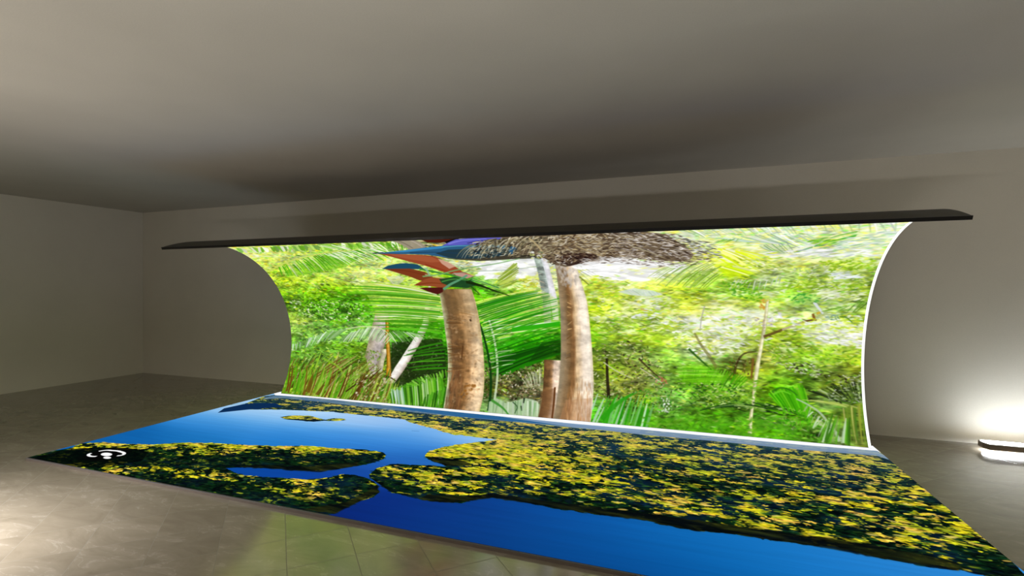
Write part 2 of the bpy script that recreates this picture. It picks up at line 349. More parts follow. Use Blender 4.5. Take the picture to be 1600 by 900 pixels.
JUNGLE_ART = [
    ('comb', [123,2663,1467,2674,2741,2698], [-7,2495,1325,2497,2645,2526], 64, 3.2, [(140, 200, 60), (176, 216, 104), (108, 176, 36), (242, 246, 224), (124, 174, 80)], 0, 0.85, 0.06),
    ('comb', [1447,2649,2010,2646,2806,2665], [1662,2417,2220,2405,2662,2397], 22, 2.2, [(88, 176, 32), (136, 204, 64), (232, 244, 208), (112, 188, 40)], 0, 0.9, 0.06),
    ('poly', (108, 186, 32), 0.55, [336,1979,748,2156,1176,2300,1507,2337,1743,2246,1431,2067,1008,1981,574,1909,271,1887]),
    ('comb', [318,2092,831,2264,1239,2385,1700,2472,2187,2500], [245,1900,574,1909,976,1982,1515,2120,2363,2252], 46, 2.1, [(79, 174, 16), (102, 184, 24), (63, 156, 12), (92, 180, 28), (224, 240, 184), (184, 220, 96)], 0.1, 0.97, 0.06),
    ('comb', [1239,2385,1581,2441,2087,2487], [1392,2167,1803,2184,2300,2255], 15, 1.5, [(244, 248, 236), (238, 246, 224)], 0.1, 0.9, 0.06),
    ('line', (200, 216, 96), 2.0, 1.2, 0.9, [57,1997,568,2208,986,2325,1425,2431,1896,2480]),
    ('line', (154, 168, 120), 1.2, 0.8, 0.7, [323,2184,700,2303,1140,2390]),
    ('line', (138, 138, 96), 1.1, 0.7, 0.8, [1137,1853,1375,1780]),
    ('line', (154, 154, 128), 1.6, 0.8, 0.8, [936,1806,954,1758]),
    ('poly', (212, 212, 212), 0.5, [1955,1857,2185,1890,2237,1831,2161,1764,2027,1699,1989,1776]),
    ('line', (200, 200, 184), 1.4, 0.6, 0.8, [1969,1845,2053,1688,2220,1604]),
    ('spray', [88,1462,1345,1453,1600,1210,1037,1130,232,1181,97,1334], 260, 4, 2.2, 0, 0.5, [(47, 92, 16), (63, 122, 20), (138, 184, 72), (200, 220, 160), (40, 76, 12), (232, 240, 208)], 0.8),
    ('trunk', [1568,1258,1435,971,1344,647,1467,382], [1801,1310,1735,980,1606,614,1573,389], [(0, (168, 156, 124)), (0.4, (184, 172, 160)), (0.75, (207, 196, 192)), (1, (152, 140, 112))], 0.35, 31),
    ('trunk', [1620,750,1589,569,1589,416], [1727,754,1674,573,1663,421], [(0, (138, 136, 104)), (0.6, (208, 200, 168)), (1, (192, 184, 152))], 0.3, 33),
    ('spray', [1263,707,1610,722,1582,344,1348,330], 60, 5, 2.4, 0.4, 0.8, [(106, 138, 52), (136, 168, 72), (79, 108, 36), (168, 184, 112), (140, 124, 80)], 0.8),
    ('poly', (28, 42, 16), 0.75, [1790,846,2582,937,2681,411,2139,256,1863,219,1783,534]),
    ('spray', [1790,846,2601,920,2681,411,2139,256,1879,238], 170, 4.5, 1.8, 0, 0.7, [(44, 74, 24), (20, 28, 8), (58, 90, 32), (74, 72, 48), (92, 104, 72)], 0.8),
    ('trunk', [2422,1465,2306,1133,2177,950,2019,740,1860,503,1754,283], [2481,1465,2390,1090,2275,900,2143,692,2001,458,1881,274], [(0, (242, 236, 226)), (0.5, (248, 242, 234)), (0.8, (212, 200, 188)), (1, (168, 152, 136))], 0.2, 35),
    ('trunk', [1718,1165,1686,888,1712,619,1735,371], [1771,1167,1750,890,1775,622,1818,376], [(0, (122, 82, 16)), (0.35, (192, 136, 32)), (0.6, (216, 168, 72)), (1, (138, 92, 20))], 0.3, 37),
    ('line', (58, 36, 16), 2.4, 1.6, 0.95, [1713,379,1811,358,1902,319]),
    ('poly', (216, 204, 176), 0.8, [1707,352,1849,325,1856,165,1718,218]),
    ('line', (244, 242, 234), 5, 2.4, 0.7, [2481,1465,2542,1615,2547,1773,2524,1909]),
    ('poly', (184, 220, 88), 0.5, [1480,1779,2711,1646,2636,1187,2096,1064,1590,1162]),
    ('comb', [2702,1616,2607,1186], [1480,1779,1582,1115], 20, 1.8, [(232, 240, 168), (216, 232, 96), (248, 251, 240), (200, 224, 96)], 0.03, 0.7, 0.06),
    ('comb', [2691,1575,2660,1372,2630,1142,2620,921], [1187,1700,1189,1473,1436,1197,1711,943], 25, 1.9, [(63, 154, 18), (88, 184, 28), (47, 122, 12), (76, 170, 24), (108, 192, 40), (58, 140, 16)], 0.035, 0.95, 0.06),
    ('comb', [2628,878,2638,536], [1957,737,2100,481], 8, 2.4, [(63, 156, 20), (47, 122, 16), (88, 176, 32)], 0.03, 1, 0.06),
    ('comb', [2428,1646,2675,1516], [1738,1778,1732,1645], 6, 1.4, [(216, 232, 160), (168, 208, 64), (240, 244, 208)], 0.02, 1, 0.06),
    ('comb', [1067,941,1276,1022,1498,1057,1654,1015,1794,919], [890,803,1151,841,1362,867,1557,847,1706,825], 30, 1.7, [(200, 220, 184), (168, 200, 144), (224, 236, 216), (180, 212, 156), (128, 168, 104)], 0.08, 1, 0.06),
    ('comb', [34,752,401,881,692,967,1076,1026], [39,655,232,702,541,790,777,856], 24, 2.0, [(184, 212, 176), (152, 192, 128), (212, 228, 208), (120, 172, 88)], 0.06, 1, 0.06),
    ('comb', [1725,980,1937,1014,2169,985], [1853,840,2132,850,2365,921], 15, 1.5, [(160, 200, 136), (208, 228, 192), (112, 168, 80)], 0.1, 1, 0.06),
    ('line', (216, 228, 168), 1.6, 1.2, 0.9, [1019,1015,1413,1064,1675,1015,1833,875]),
    ('comb', [-20,537,552,602,1238,597], [-62,389,359,364,937,379], 34, 2.0, [(106, 154, 52), (79, 124, 28), (168, 196, 112), (122, 100, 40), (58, 92, 20)], 0.15, 0.9, 0.06),
    ('comb', [35,11,489,6,1172,-8,1914,-21], [173,431,741,442,1440,408,1951,278], 120, 2.6, [(106, 160, 32), (76, 138, 24), (138, 184, 48), (122, 90, 32), (90, 60, 20), (168, 192, 80), (184, 176, 96), (108, 124, 32), (148, 160, 56), (63, 122, 20)], 0.09, 0.95, 0.22),
    ('spray', [-60,486,1238,597,1811,358,1905,6,49,32], 300, 6, 2.0, 1.0, 0.5, [(106, 160, 32), (76, 138, 24), (168, 200, 96), (90, 74, 28), (56, 96, 28), (200, 204, 136), (122, 122, 40), (140, 192, 64)], 0.7),
    ('comb', [489,324,1091,221,1653,150], [1065,662,1460,562,1823,403], 26, 1.8, [(106, 80, 32), (168, 152, 96), (74, 52, 20), (136, 168, 64), (200, 192, 144)], 0.08, 0.9, 0.06),
    ('comb', [49,32,947,3,1392,-18], [-21,420,985,419,1494,357], 34, 2.4, [(88, 160, 20), (116, 172, 28), (140, 192, 48), (100, 60, 20), (122, 76, 28)], 0.02, 0.8, 0.06),
    ('poly', (106, 60, 20), 0.7, [419,59,428,215,476,371,511,182,518,47]),
    ('poly', (92, 52, 16), 0.7, [616,35,667,135,725,235,711,81,690,21]),
    ('line', (140, 196, 40), 3.4, 2.0, 0.7, [615,567,924,443,1066,312]),
    ('line', (58, 36, 16), 2.4, 1.2, 0.9, [1127,112,1302,254,1515,358]),
    ('line', (74, 48, 16), 2.0, 1.2, 0.8, [1221,6,1344,183,1409,261]),
    ('line', (156, 148, 100), 1.8, 1.0, 0.8, [771,105,905,284,1090,461]),
    ('spray', [1264,416,1707,352,2009,-4,1495,-9,1160,179], 120, 4, 2.4, 0.9, 0.5, [(200, 184, 152), (168, 152, 96), (92, 74, 36), (136, 136, 60), (224, 216, 192), (108, 124, 40)], 0.8),
    ('comb', [1836,163,2132,290,2600,440], [1933,-19,2320,-49,2715,38], 58, 2.2, [(92, 176, 28), (140, 204, 64), (63, 140, 20), (184, 216, 152), (116, 184, 44), (44, 100, 16)], 0.04, 1, 0.06),
    ('comb', [1872,184,2024,230], [1950,-9,2137,-29], 7, 2.2, [(180, 212, 196), (208, 228, 216), (144, 188, 152)], 0, 1, 0.06),
    ('comb', [1988,254,2311,406,2650,511], [2143,238,2439,345,2671,411], 16, 2.2, [(104, 184, 40), (136, 200, 72), (72, 150, 28)], 0.05, 1, 0.06),
    ('comb', [2410,152,2691,284], [2414,-41,2696,-34], 10, 3.0, [(44, 108, 16), (63, 140, 24), (28, 76, 12), (80, 160, 32)], 0.02, 1, 0.06),
    ('spray', [3319,2098,3804,2146,4092,2187,4020,1868,3630,1788,3264,1877], 150, 16, 5, 0, 0.15, [(250, 251, 250), (244, 246, 244), (252, 253, 252)], 0.85),
    ('comb', [3775,1981,3680,1717], [3456,1768,3513,1647], 7, 1.2, [(138, 168, 72), (168, 192, 72)], -0.05, 1, 0.06),
    ('comb', [3860,2120,3757,1767], [3545,1852,3518,1667], 11, 1.7, [(144, 168, 44), (176, 192, 80), (120, 148, 32)], -0.05, 1, 0.06),
    ('spray', [3817,1818,4032,1847,4002,1481,3639,1404,3675,1609], 50, 7, 2.6, 0.2, 0.3, [(216, 216, 60), (228, 224, 80), (200, 208, 48), (240, 240, 192)], 0.8),
    ('trunk', [4076,2213,4056,1765,4051,1482,4035,1178], [4151,2211,4150,1765,4148,1483,4126,1180], [(0, (124, 138, 128)), (0.5, (140, 152, 140)), (1, (164, 176, 172))], 0.5, 41),
    ('comb', [4025,1889,4030,1305], [4103,1888,4129,1307], 7, 1.0, [(224, 200, 168), (216, 208, 192), (104, 120, 108)], 0, 1, 0.06),
    ('trunk', [4151,2211,4150,1765,4148,1483,4154,1222], [4217,2208,4221,1764,4236,1483,4227,1224], [(0, (216, 220, 224)), (0.5, (238, 236, 240)), (1, (220, 216, 216))], 0.15, 43),
    ('poly', (192, 220, 112), 0.4, [3153,1435,4002,1687,4246,1501,4240,1183,3598,997,3213,959]),
    ('comb', [3161,1472,3170,1199,3212,942], [4014,1667,4242,1466,4233,1059], 26, 1.6, [(232, 240, 176), (216, 232, 112), (248, 250, 240), (200, 224, 128)], 0.02, 0.85, 0.06),
    ('comb', [3128,1397,3157,1234,3198,1009,3272,760,3394,471], [3992,1629,4212,1483,4248,1183,4246,963,4219,794], 36, 2.3, [(31, 138, 8), (47, 160, 16), (22, 112, 8), (60, 176, 24), (44, 148, 16)], 0.035, 0.97, 0.06),
    ('poly', (44, 172, 16), 0.95, [3605,1107,3866,1148,4242,1208,4230,1149,3947,1108,3601,1048]),
    ('comb', [3310,679,3368,576,3429,473], [4021,890,4220,890,4219,802], 16, 3.4, [(31, 122, 8), (47, 144, 16), (20, 88, 8), (15, 68, 8)], 0.02, 1, 0.06),
    ('poly', (16, 60, 8), 0.6, [3989,929,4238,978,4235,803,4021,730,3819,672]),
    ('comb', [3188,1200,3315,573], [3536,1278,3647,647], 18, 1.1, [(216, 232, 192), (200, 224, 136), (144, 200, 80)], 0.03, 0.8, 0.06),
    ('line', (18, 58, 16), 2.8, 4.0, 0.95, [3156,1155,3212,942,3274,678,3324,368,3343,23]),
    ('line', (207, 224, 188), 3.0, 3.4, 0.85, [3297,1202,3348,947,3381,732,3404,455,3401,251,3405,20]),
    ('comb', [3255,1149,3368,576], [3366,1186,3473,614], 16, 1.3, [(47, 128, 16), (60, 144, 24), (32, 96, 8)], 0, 1, 0.06),
    ('spray', [3427,497,3702,586,4005,681,4039,179,3636,187,3406,276], 240, 3.6, 2.2, 0.3, 1.2, [(58, 40, 24), (108, 84, 56), (200, 184, 152), (140, 116, 80), (28, 20, 8), (168, 152, 120), (84, 100, 60), (224, 216, 192)], 0.9),
    ('comb', [3734,475,3990,609], [3820,369,4002,397], 13, 1.2, [(192, 200, 160), (216, 220, 192), (136, 144, 108)], 0.1, 1, 0.06),
    ('spray', [3210,691,3291,695,3309,162,3249,199], 40, 3, 2, 0.3, 1.2, [(58, 40, 24), (108, 84, 56), (168, 152, 120), (28, 20, 8)], 0.9),
    ('poly', (176, 200, 160), 0.9, [3342,-11,3331,139,3427,195,3557,140,3688,183,3818,225,3954,204,4021,129,4017,-23]),
    ('comb', [3365,141,3637,179,3972,189], [3376,-7,3669,-14,3984,-18], 20, 2.2, [(160, 192, 144), (200, 216, 188), (128, 172, 112), (212, 224, 204)], 0, 0.9, 0.06),
    ('line', (60, 140, 44), 4.0, 2.0, 0.9, [3361,166,3554,58,3635,-17]),
    ('line', (44, 76, 40), 1.6, 1.0, 0.9, [3648,164,3716,104,3696,21]),
    ('line', (28, 44, 24), 2.6, 1.6, 0.95, [3793,223,3793,159]),
    ('line', (44, 68, 40), 2.2, 1.2, 0.9, [3764,124,3782,61]),
    ('trunk', [4021,714,4025,414,4023,177,4002,-32], [4251,835,4246,429,4240,116,4225,-19], [(0, (92, 64, 36)), (0.25, (124, 88, 52)), (0.45, (160, 120, 80)), (0.6, (228, 200, 176)), (0.85, (234, 212, 188)), (1, (168, 140, 108))], 0.4, 45),
    ('poly', (122, 84, 52), 0.55, [4000,318,4184,378,4209,-21,4002,-32]),
    ('trunk', [4297,2060,4275,1764,4258,1396,4241,1059,4235,740,4222,427,4204,152,4191,-62], [4526,2100,4557,1763,4596,1487,4611,1152,4634,759,4656,455,4656,189,4644,-42], [(0, (148, 134, 108)), (0.14, (148, 124, 92)), (0.3, (124, 92, 56)), (0.42, (140, 100, 60)), (0.52, (216, 184, 140)), (0.7, (244, 226, 204)), (0.9, (246, 234, 216)), (1, (220, 207, 174))], 0.22, 47),
    ('spray', [4320,2059,4533,2100,4550,1822,4474,1705,4321,1706,4299,1865], 70, 9, 4, 1.4, 0.3, [(196, 188, 180), (208, 200, 192), (180, 172, 164), (204, 192, 176)], 0.45),
    ('line', (90, 48, 16), 2.6, 2.2, 0.95, [4176,385,4178,-24]),
    ('poly', (184, 132, 92), 0.45, [4324,240,4642,287,4644,-42,4259,-40]),
    ('spray', [4342,435,4624,484,4630,-51,4325,-65], 90, 16, 2.2, 1.62, 0.06, [(200, 156, 112), (180, 132, 84), (216, 184, 144), (160, 112, 64), (192, 140, 96)], 0.5),
    ('comb', [4375,1764,4300,743], [4421,1763,4365,746], 18, 1.4, [(108, 76, 40), (140, 108, 64), (200, 160, 104)], 0, 0.8, 0.06),
    ('trunk', [2664,1646,2641,1371,2639,1053,2665,793,2682,581,2696,370,2702,174,2713,-58], [3131,1687,3147,1491,3158,1243,3176,941,3201,691,3226,444,3240,198,3225,-38], [(0, (200, 204, 164)), (0.06, (164, 156, 116)), (0.14, (108, 80, 52)), (0.3, (124, 88, 52)), (0.44, (140, 100, 58)), (0.58, (184, 140, 92)), (0.72, (220, 184, 140)), (0.9, (240, 212, 172)), (1, (204, 180, 132))], 0.34, 51),
    ('poly', (122, 100, 64), 0.42, [2668,1626,3131,1687,3135,1520,3146,1288,2642,1278]),
    ('poly', (138, 112, 72), 0.22, [2642,1278,3146,1288,3166,940,2639,921]),
    ('comb', [2675,1188,2668,665,2702,328], [2912,1193,2924,677,2972,345], 22, 1.5, [(108, 72, 36), (124, 88, 48), (124, 92, 52), (148, 108, 64)], 0, 0.4, 0.06),
    ('spray', [2661,1279,3045,1286,3164,689,3214,196,2783,-9,2677,666], 150, 6, 3, 0, 0.7, [(108, 72, 36), (140, 100, 56), (180, 140, 92), (216, 180, 136), (84, 56, 28), (200, 156, 108)], 0.28),
    ('comb', [2887,1469,2866,844], [3115,1425,3127,854], 12, 1.1, [(168, 132, 88), (200, 168, 128), (148, 108, 60)], 0, 0.4, 0.06),
    ('line', (84, 52, 26), 2.6, 2.0, 0.7, [2894,845,2878,658]),
    ('spray', [2905,190,2940,310,3036,350,3111,338,3100,287,3026,232,2966,160], 26, 5, 4, 0.5, 0.4, [(156, 100, 40), (140, 88, 32), (168, 116, 56)], 0.6),
    ('spray', [2714,540,2912,551,2953,-63,2738,-47], 60, 15, 2.4, 1.6, 0.1, [(124, 84, 52), (108, 68, 40), (148, 104, 64), (140, 96, 56)], 0.6),
    ('line', (124, 80, 48), 1.4, 1.0, 0.8, [2944,-63,2933,141]),
    ('line', (64, 48, 32), 1.8, 1.8, 0.8, [3018,1698,3031,1677]),
    ('line', (44, 28, 16), 2.2, 2.2, 0.9, [3025,1205,3040,1179]),
    ('spray', [6387,1627,7332,1871,7435,894,6544,851,5482,948,5418,1496], 420, 11, 1.8, -0.03, 0.18, [(184, 216, 40), (152, 200, 24), (208, 232, 72), (136, 184, 24), (232, 244, 176), (244, 248, 232)], 0.55),
    ('spray', [4543,2076,4973,2132,5498,2029,5721,1993,5494,1851,5221,1778,4870,1799,4624,1881], 120, 26, 4, 0, 0.1, [(254, 254, 254), (253, 253, 250), (254, 254, 252)], 0.9),
    ('line', (108, 124, 40), 2.6, 1.6, 0.8, [4545,1842,4641,1714]),
    ('comb', [4525,2054,4555,1913], [4734,1880,4683,1762], 4, 0.9, [(160, 168, 152), (136, 144, 112)], 0, 1, 0.06),
    ('spray', [4717,1860,5287,1713,5623,1416,5623,1104,4670,1073], 330, 9, 2.0, 0.05, 0.25, [(200, 224, 48), (176, 212, 40), (216, 232, 104), (152, 196, 40), (240, 244, 224), (136, 180, 40), (232, 240, 160)], 0.75),
    ('spray', [4651,915,5195,1013,5482,727,5484,364,4666,266], 420, 5, 1.9, 0.1, 0.6, [(60, 76, 24), (138, 128, 80), (200, 192, 136), (88, 120, 28), (168, 180, 80), (36, 28, 16), (216, 216, 176), (108, 140, 40)], 0.85),
    ('spray', [5414,1252,6216,1348,6653,1282,6542,991,5896,820,5553,1026], 240, 9, 2.6, 0, 0.25, [(252, 252, 252), (244, 246, 240), (228, 236, 212), (184, 208, 72), (168, 196, 56), (223, 228, 216)], 0.8),
    ('poly', (212, 226, 220), 0.8, [4963,1614,5145,1668,5353,1633,5461,1581,5281,1554,5104,1570]),
    ('comb', [5037,1650,5387,1615], [5139,1562,5420,1564], 9, 1.0, [(184, 204, 184), (232, 240, 236)], 0.1, 1, 0.06),
    ('line', (192, 152, 96), 3, 2, 0.7, [5211,1385,5289,1370]),
    ('spray', [5290,1411,5458,1397,5415,1284,5054,1260], 26, 9, 2.2, 0, 0.2, [(240, 244, 244), (224, 232, 236), (200, 216, 176)], 0.8),
    ('line', (36, 28, 16), 3.6, 5.0, 0.9, [4804,767,4815,541,4839,302]),
    ('line', (196, 200, 164), 2.0, 1.4, 0.85, [4766,720,4897,636,5085,557]),
    ('line', (60, 48, 24), 3.0, 1.6, 0.85, [5179,785,5281,687,5411,577]),
    ('line', (208, 204, 176), 1.6, 1.0, 0.85, [5194,674,5340,587,5440,520]),
    ('spray', [5369,589,5482,596,5497,510,5384,502], 16, 4, 2.4, 0.5, 0.8, [(176, 104, 72), (160, 88, 64), (200, 136, 104)], 0.9),
    ('line', (44, 92, 20), 3.4, 2.0, 0.9, [5733,921,5842,817,5977,696]),
    ('line', (108, 104, 48), 3.0, 5.5, 0.6, [5794,1109,5869,964,5977,809,6043,685]),
    ('line', (60, 48, 20), 4.5, 1.6, 0.7, [6206,639,6239,794,6303,889,6430,923]),
    ('spray', [6162,833,6418,845,6418,672,6161,636], 50, 4, 2.2, 1.2, 0.6, [(76, 60, 24), (60, 44, 16), (108, 100, 40), (160, 144, 88)], 0.8),
    ('line', (176, 172, 160), 2.0, 1.6, 0.8, [5897,1436,5866,1279,5854,1141]),
    ('line', (124, 84, 36), 4.4, 3.0, 0.85, [6399,844,6379,621]),
    ('trunk', [6498,1523,6492,1315,6480,1168,6449,931,6418,762,6397,568,6373,362,6341,189,6318,2], [6528,1523,6525,1279,6513,1132,6487,918,6462,743,6435,570,6404,364,6378,192,6361,0], [(0, (168, 160, 104)), (0.4, (216, 212, 168)), (0.75, (232, 228, 196)), (1, (168, 176, 96))], 0.3, 55),
    ('spray', [6419,1522,6516,1523,6524,1399,6439,1398], 18, 5, 3, 0, 0.6, [(216, 168, 64), (224, 192, 80), (200, 144, 48)], 0.8),
    ('spray', [6353,599,6455,606,6437,400,6349,394], 30, 6, 2.4, 0, 0.4, [(120, 184, 40), (136, 192, 48), (92, 160, 24)], 0.8),
    ('line', (92, 68, 32), 4.2, 3.2, 0.85, [6496,1089,6599,1135,6688,1181]),
    ('line', (184, 170, 140), 3.4, 3.0, 0.9, [6670,1173,6788,1227,6879,1273]),
    ('line', (92, 60, 24), 2.6, 2.2, 0.9, [6856,1265,6936,1289,6983,1290]),
    ('line', (124, 76, 24), 4.0, 3.6, 0.9, [6965,1290,6942,1362]),
    ('line', (208, 176, 48), 3.6, 3.0, 0.9, [6976,1363,7009,1378]),
    ('line', (223, 228, 236), 4.6, 2.4, 0.9, [6940,1497,6981,1437,7034,1364]),
    ('spray', [6407,1291,6565,1325,6596,1193,6424,1188], 16, 5, 2.6, 0, 0.4, [(176, 156, 136), (200, 188, 192), (168, 152, 156)], 0.8),
    ('spray', [6515,1354,6647,1371,6665,1268,6533,1250], 14, 7, 3, 0, 0.2, [(250, 250, 250), (240, 240, 244)], 0.9),
    ('spray', [6622,1296,7443,1372,7465,1163,6840,1143], 160, 10, 2.2, -0.05, 0.2, [(216, 232, 56), (200, 224, 40), (248, 250, 248), (232, 240, 200), (168, 204, 40), (238, 242, 244)], 0.8),
    ('spray', [6870,1130,7410,1162,7432,993,7079,1047], 90, 13, 2.4, -0.06, 0.15, [(252, 252, 252), (244, 244, 248), (228, 232, 224), (192, 200, 176)], 0.9),
    ('spray', [6541,1026,7430,1027,7425,796,6606,785], 240, 8, 2.2, -0.05, 0.3, [(136, 192, 32), (168, 212, 40), (108, 160, 24), (200, 224, 72), (88, 144, 28), (216, 232, 144)], 0.75),
    ('spray', [6606,820,6967,818,7141,681,7425,763,7421,602,6788,714], 150, 7, 2.2, -0.12, 0.4, [(228, 232, 220), (168, 176, 144), (56, 68, 32), (108, 128, 56), (200, 208, 176), (36, 28, 16), (136, 176, 40)], 0.85),
    ('comb', [7189,1440,7423,1517], [7026,1386,7333,1384], 7, 1.2, [(76, 124, 28), (112, 160, 48), (56, 92, 24)], 0.03, 1, 0.06),
    ('line', (76, 124, 40), 1.8, 1.4, 0.9, [7184,1331,7240,1325,7301,1269]),
    ('spray', [7058,1350,7180,1367,7187,1295,7076,1278], 18, 5, 2.6, 0, 0.5, [(136, 168, 144), (168, 192, 168), (112, 152, 108)], 0.8),
    ('comb', [5678,679,6030,713,6354,634], [5678,550,5895,493,6223,474], 26, 2.2, [(92, 184, 16), (76, 164, 12), (124, 200, 48), (56, 144, 8)], 0.1, 0.95, 0.06),
    ('comb', [5622,719,5636,519], [6030,720,6095,562], 14, 1.6, [(120, 204, 24), (88, 176, 16), (152, 216, 72)], 0.03, 1, 0.06),
    ('spray', [5588,530,6289,561,6470,302,5554,262], 330, 5.5, 2.0, 0.05, 0.4, [(28, 68, 20), (136, 184, 68), (200, 216, 144), (80, 140, 32), (152, 176, 48), (44, 92, 28), (176, 200, 104)], 0.85),
    ('comb', [5893,254,6411,378,6834,331], [6220,350,6653,303,7058,220], 18, 1.8, [(28, 60, 20), (44, 84, 32), (136, 180, 72), (168, 192, 112)], 0.03, 0.9, 0.06),
    ('spray', [6448,367,6805,329,6770,260,6444,266], 40, 10, 1.8, 0.0, 0.15, [(16, 36, 12), (28, 60, 20), (152, 180, 112)], 0.85),
    ('spray', [6442,232,6768,227,6789,116,6497,115], 40, 8, 2.0, -0.05, 0.3, [(44, 92, 28), (80, 144, 36), (120, 168, 60), (168, 184, 120)], 0.8),
    ('spray', [6670,185,6790,209,6778,62,6672,52], 24, 4, 2.6, 0.2, 0.8, [(144, 140, 124), (108, 112, 92), (176, 180, 156), (76, 108, 44)], 0.8),
    ('comb', [6551,470,6712,548,6881,573], [6678,319,6830,265,6952,184], 24, 3.0, [(88, 192, 16), (68, 168, 12), (120, 208, 32), (48, 144, 8)], 0.12, 1, 0.06),
    ('line', (44, 108, 20), 3.4, 1.8, 0.8, [6576,498,6664,545,6760,524,6818,475]),
    ('line', (112, 208, 40), 3.0, 1.6, 0.9, [6588,472,6675,512,6759,484]),
    ('spray', [6685,332,6982,343,7094,30,6663,24], 150, 5, 2.4, 0.5, 0.6, [(88, 176, 24), (64, 144, 12), (120, 184, 56), (48, 128, 16), (152, 176, 80)], 0.75),
    ('line', (180, 200, 172), 2.0, 5.0, 0.85, [6805,441,6909,390,7009,320,7081,222,7138,124,7161,37]),
    ('comb', [6908,377,7110,173], [6868,308,7003,20], 9, 2.2, [(192, 208, 184), (144, 176, 120), (212, 224, 208)], 0.05, 0.9, 0.06),
    ('spray', [6978,291,7118,258,7110,173,6998,189], 16, 7, 3, 0.2, 0.3, [(192, 208, 152), (212, 220, 184)], 0.8),
    ('comb', [6916,535,7081,573,7412,659], [7133,453,7248,481,7412,429], 22, 1.8, [(40, 56, 28), (20, 28, 12), (108, 128, 56), (168, 184, 136), (72, 92, 40)], 0.04, 0.95, 0.06),
    ('comb', [6840,437,7131,433], [7107,405,7408,378], 9, 1.5, [(152, 180, 64), (192, 204, 112), (120, 152, 28)], 0.05, 1, 0.06),
    ('spray', [7140,616,7423,634,7412,429,7074,429], 100, 6, 2.0, -0.08, 0.3, [(28, 36, 20), (56, 76, 32), (152, 168, 128), (96, 120, 56), (200, 208, 192)], 0.85),
    ('comb', [7229,364,7432,405], [7239,45,7409,25], 15, 2.6, [(140, 152, 48), (108, 140, 40), (168, 176, 72), (76, 124, 36), (192, 192, 104)], 0, 0.95, 0.06),
    ('comb', [6980,18,7257,15], [7098,288,7288,273], 18, 2.6, [(88, 160, 32), (60, 128, 20), (152, 184, 104), (44, 96, 16), (184, 208, 168)], 0, 0.9, 0.06),
    ('spray', [5207,87,5891,170,6825,199,6804,-27,5282,-32], 220, 12, 4.5, 0.05, 0.3, [(74, 154, 24), (88, 164, 28), (63, 138, 20), (82, 160, 24), (102, 176, 36)], 0.55),
    ('comb', [4672,-16,4923,-7,5281,-2], [4794,299,5090,350,5344,281], 24, 3.6, [(47, 160, 16), (60, 180, 28), (28, 128, 8), (120, 192, 104), (88, 176, 52), (176, 216, 176)], 0.03, 0.95, 0.06),
    ('line', (44, 156, 20), 8.0, 3.0, 0.85, [4772,47,4946,250,5162,400]),
    ('line', (184, 220, 184), 2.8, 1.4, 0.85, [4715,3,4792,193]),
    ('line', (184, 220, 192), 3.4, 1.6, 0.8, [4651,151,4708,345]),
    ('spray', [5088,409,5553,427,5554,226,5132,191], 130, 4.5, 2.0, 0.3, 0.7, [(28, 92, 16), (64, 168, 32), (136, 184, 104), (44, 60, 20), (152, 160, 80), (88, 152, 44)], 0.85),
    ('spray', [5435,346,5540,354,5555,183,5416,171], 26, 3.6, 2.6, 1.3, 0.5, [(216, 228, 208), (200, 216, 184), (240, 244, 236)], 0.9),
    ('spray', [5206,123,5623,232,6403,194,6391,-4,5281,-2], 190, 8, 2.8, 0.3, 0.4, [(72, 148, 24), (88, 168, 24), (60, 124, 20), (104, 176, 32), (128, 176, 56)], 0.6),
    ('comb', [5630,2734,6162,2832,7315,2722], [5804,2502,6456,2535,7384,2505], 46, 1.1, [(192, 216, 176), (168, 200, 152), (216, 232, 216), (184, 212, 136), (244, 248, 240)], 0.02, 0.9, 0.06),
    ('comb', [5975,2488,6403,2540,6715,2511], [6371,2378,6708,2264,6905,2321], 22, 1.2, [(176, 204, 184), (200, 220, 208), (168, 200, 172), (250, 250, 250), (208, 228, 224)], -0.05, 0.7, 0.06),
    ('comb', [6324,2307,6590,2340], [6477,2187,6703,2136], 12, 1.2, [(152, 180, 148), (184, 204, 180), (124, 160, 120)], -0.05, 0.9, 0.06),
    ('comb', [6005,2443,6198,2470], [5935,2381,6149,2393], 7, 1.4, [(120, 180, 64), (160, 200, 120)], 0, 1, 0.06),
    ('line', (64, 164, 40), 1.6, 3.0, 0.8, [6823,2269,6902,2333,7000,2385,7111,2451]),
    ('line', (104, 184, 60), 1.2, 2.4, 0.75, [6914,2416,7006,2486,7099,2531]),
    ('line', (104, 168, 104), 1.6, 2.4, 0.75, [6672,2158,6748,2218,6814,2258]),
    ('spray', [6712,2393,6935,2414,7082,2310,6918,2253], 40, 10, 2.2, 0.15, 0.15, [(184, 220, 64), (144, 200, 48), (88, 176, 40), (208, 232, 128)], 0.75),
    ('spray', [6935,2414,7375,2532,7440,2237,7026,2226], 110, 15, 1.4, 0.08, 0.12, [(208, 228, 212), (184, 212, 184), (248, 252, 252), (224, 238, 236), (152, 196, 152)], 0.75),
    ('spray', [6390,2213,7376,2210,7357,2093,6459,2104], 90, 17, 1.8, 0.03, 0.1, [(254, 254, 254), (248, 251, 250), (232, 238, 236), (216, 224, 224)], 0.85),
    ('comb', [5809,2287,5986,2278,6221,2220], [6185,1935,6413,2007,6487,2103], 15, 2.6, [(216, 236, 24), (232, 244, 40), (200, 224, 40), (240, 248, 128), (248, 250, 208)], 0.04, 0.95, 0.06),
    ('poly', (212, 240, 16), 0.5, [5950,2018,6178,2032,6274,1933,6251,1842,6132,1807,6035,1900]),
    ('comb', [6033,1938,6121,1994], [6285,1788,6395,1894], 11, 2.0, [(208, 236, 32), (192, 224, 16), (240, 248, 160)], 0.02, 1, 0.06),
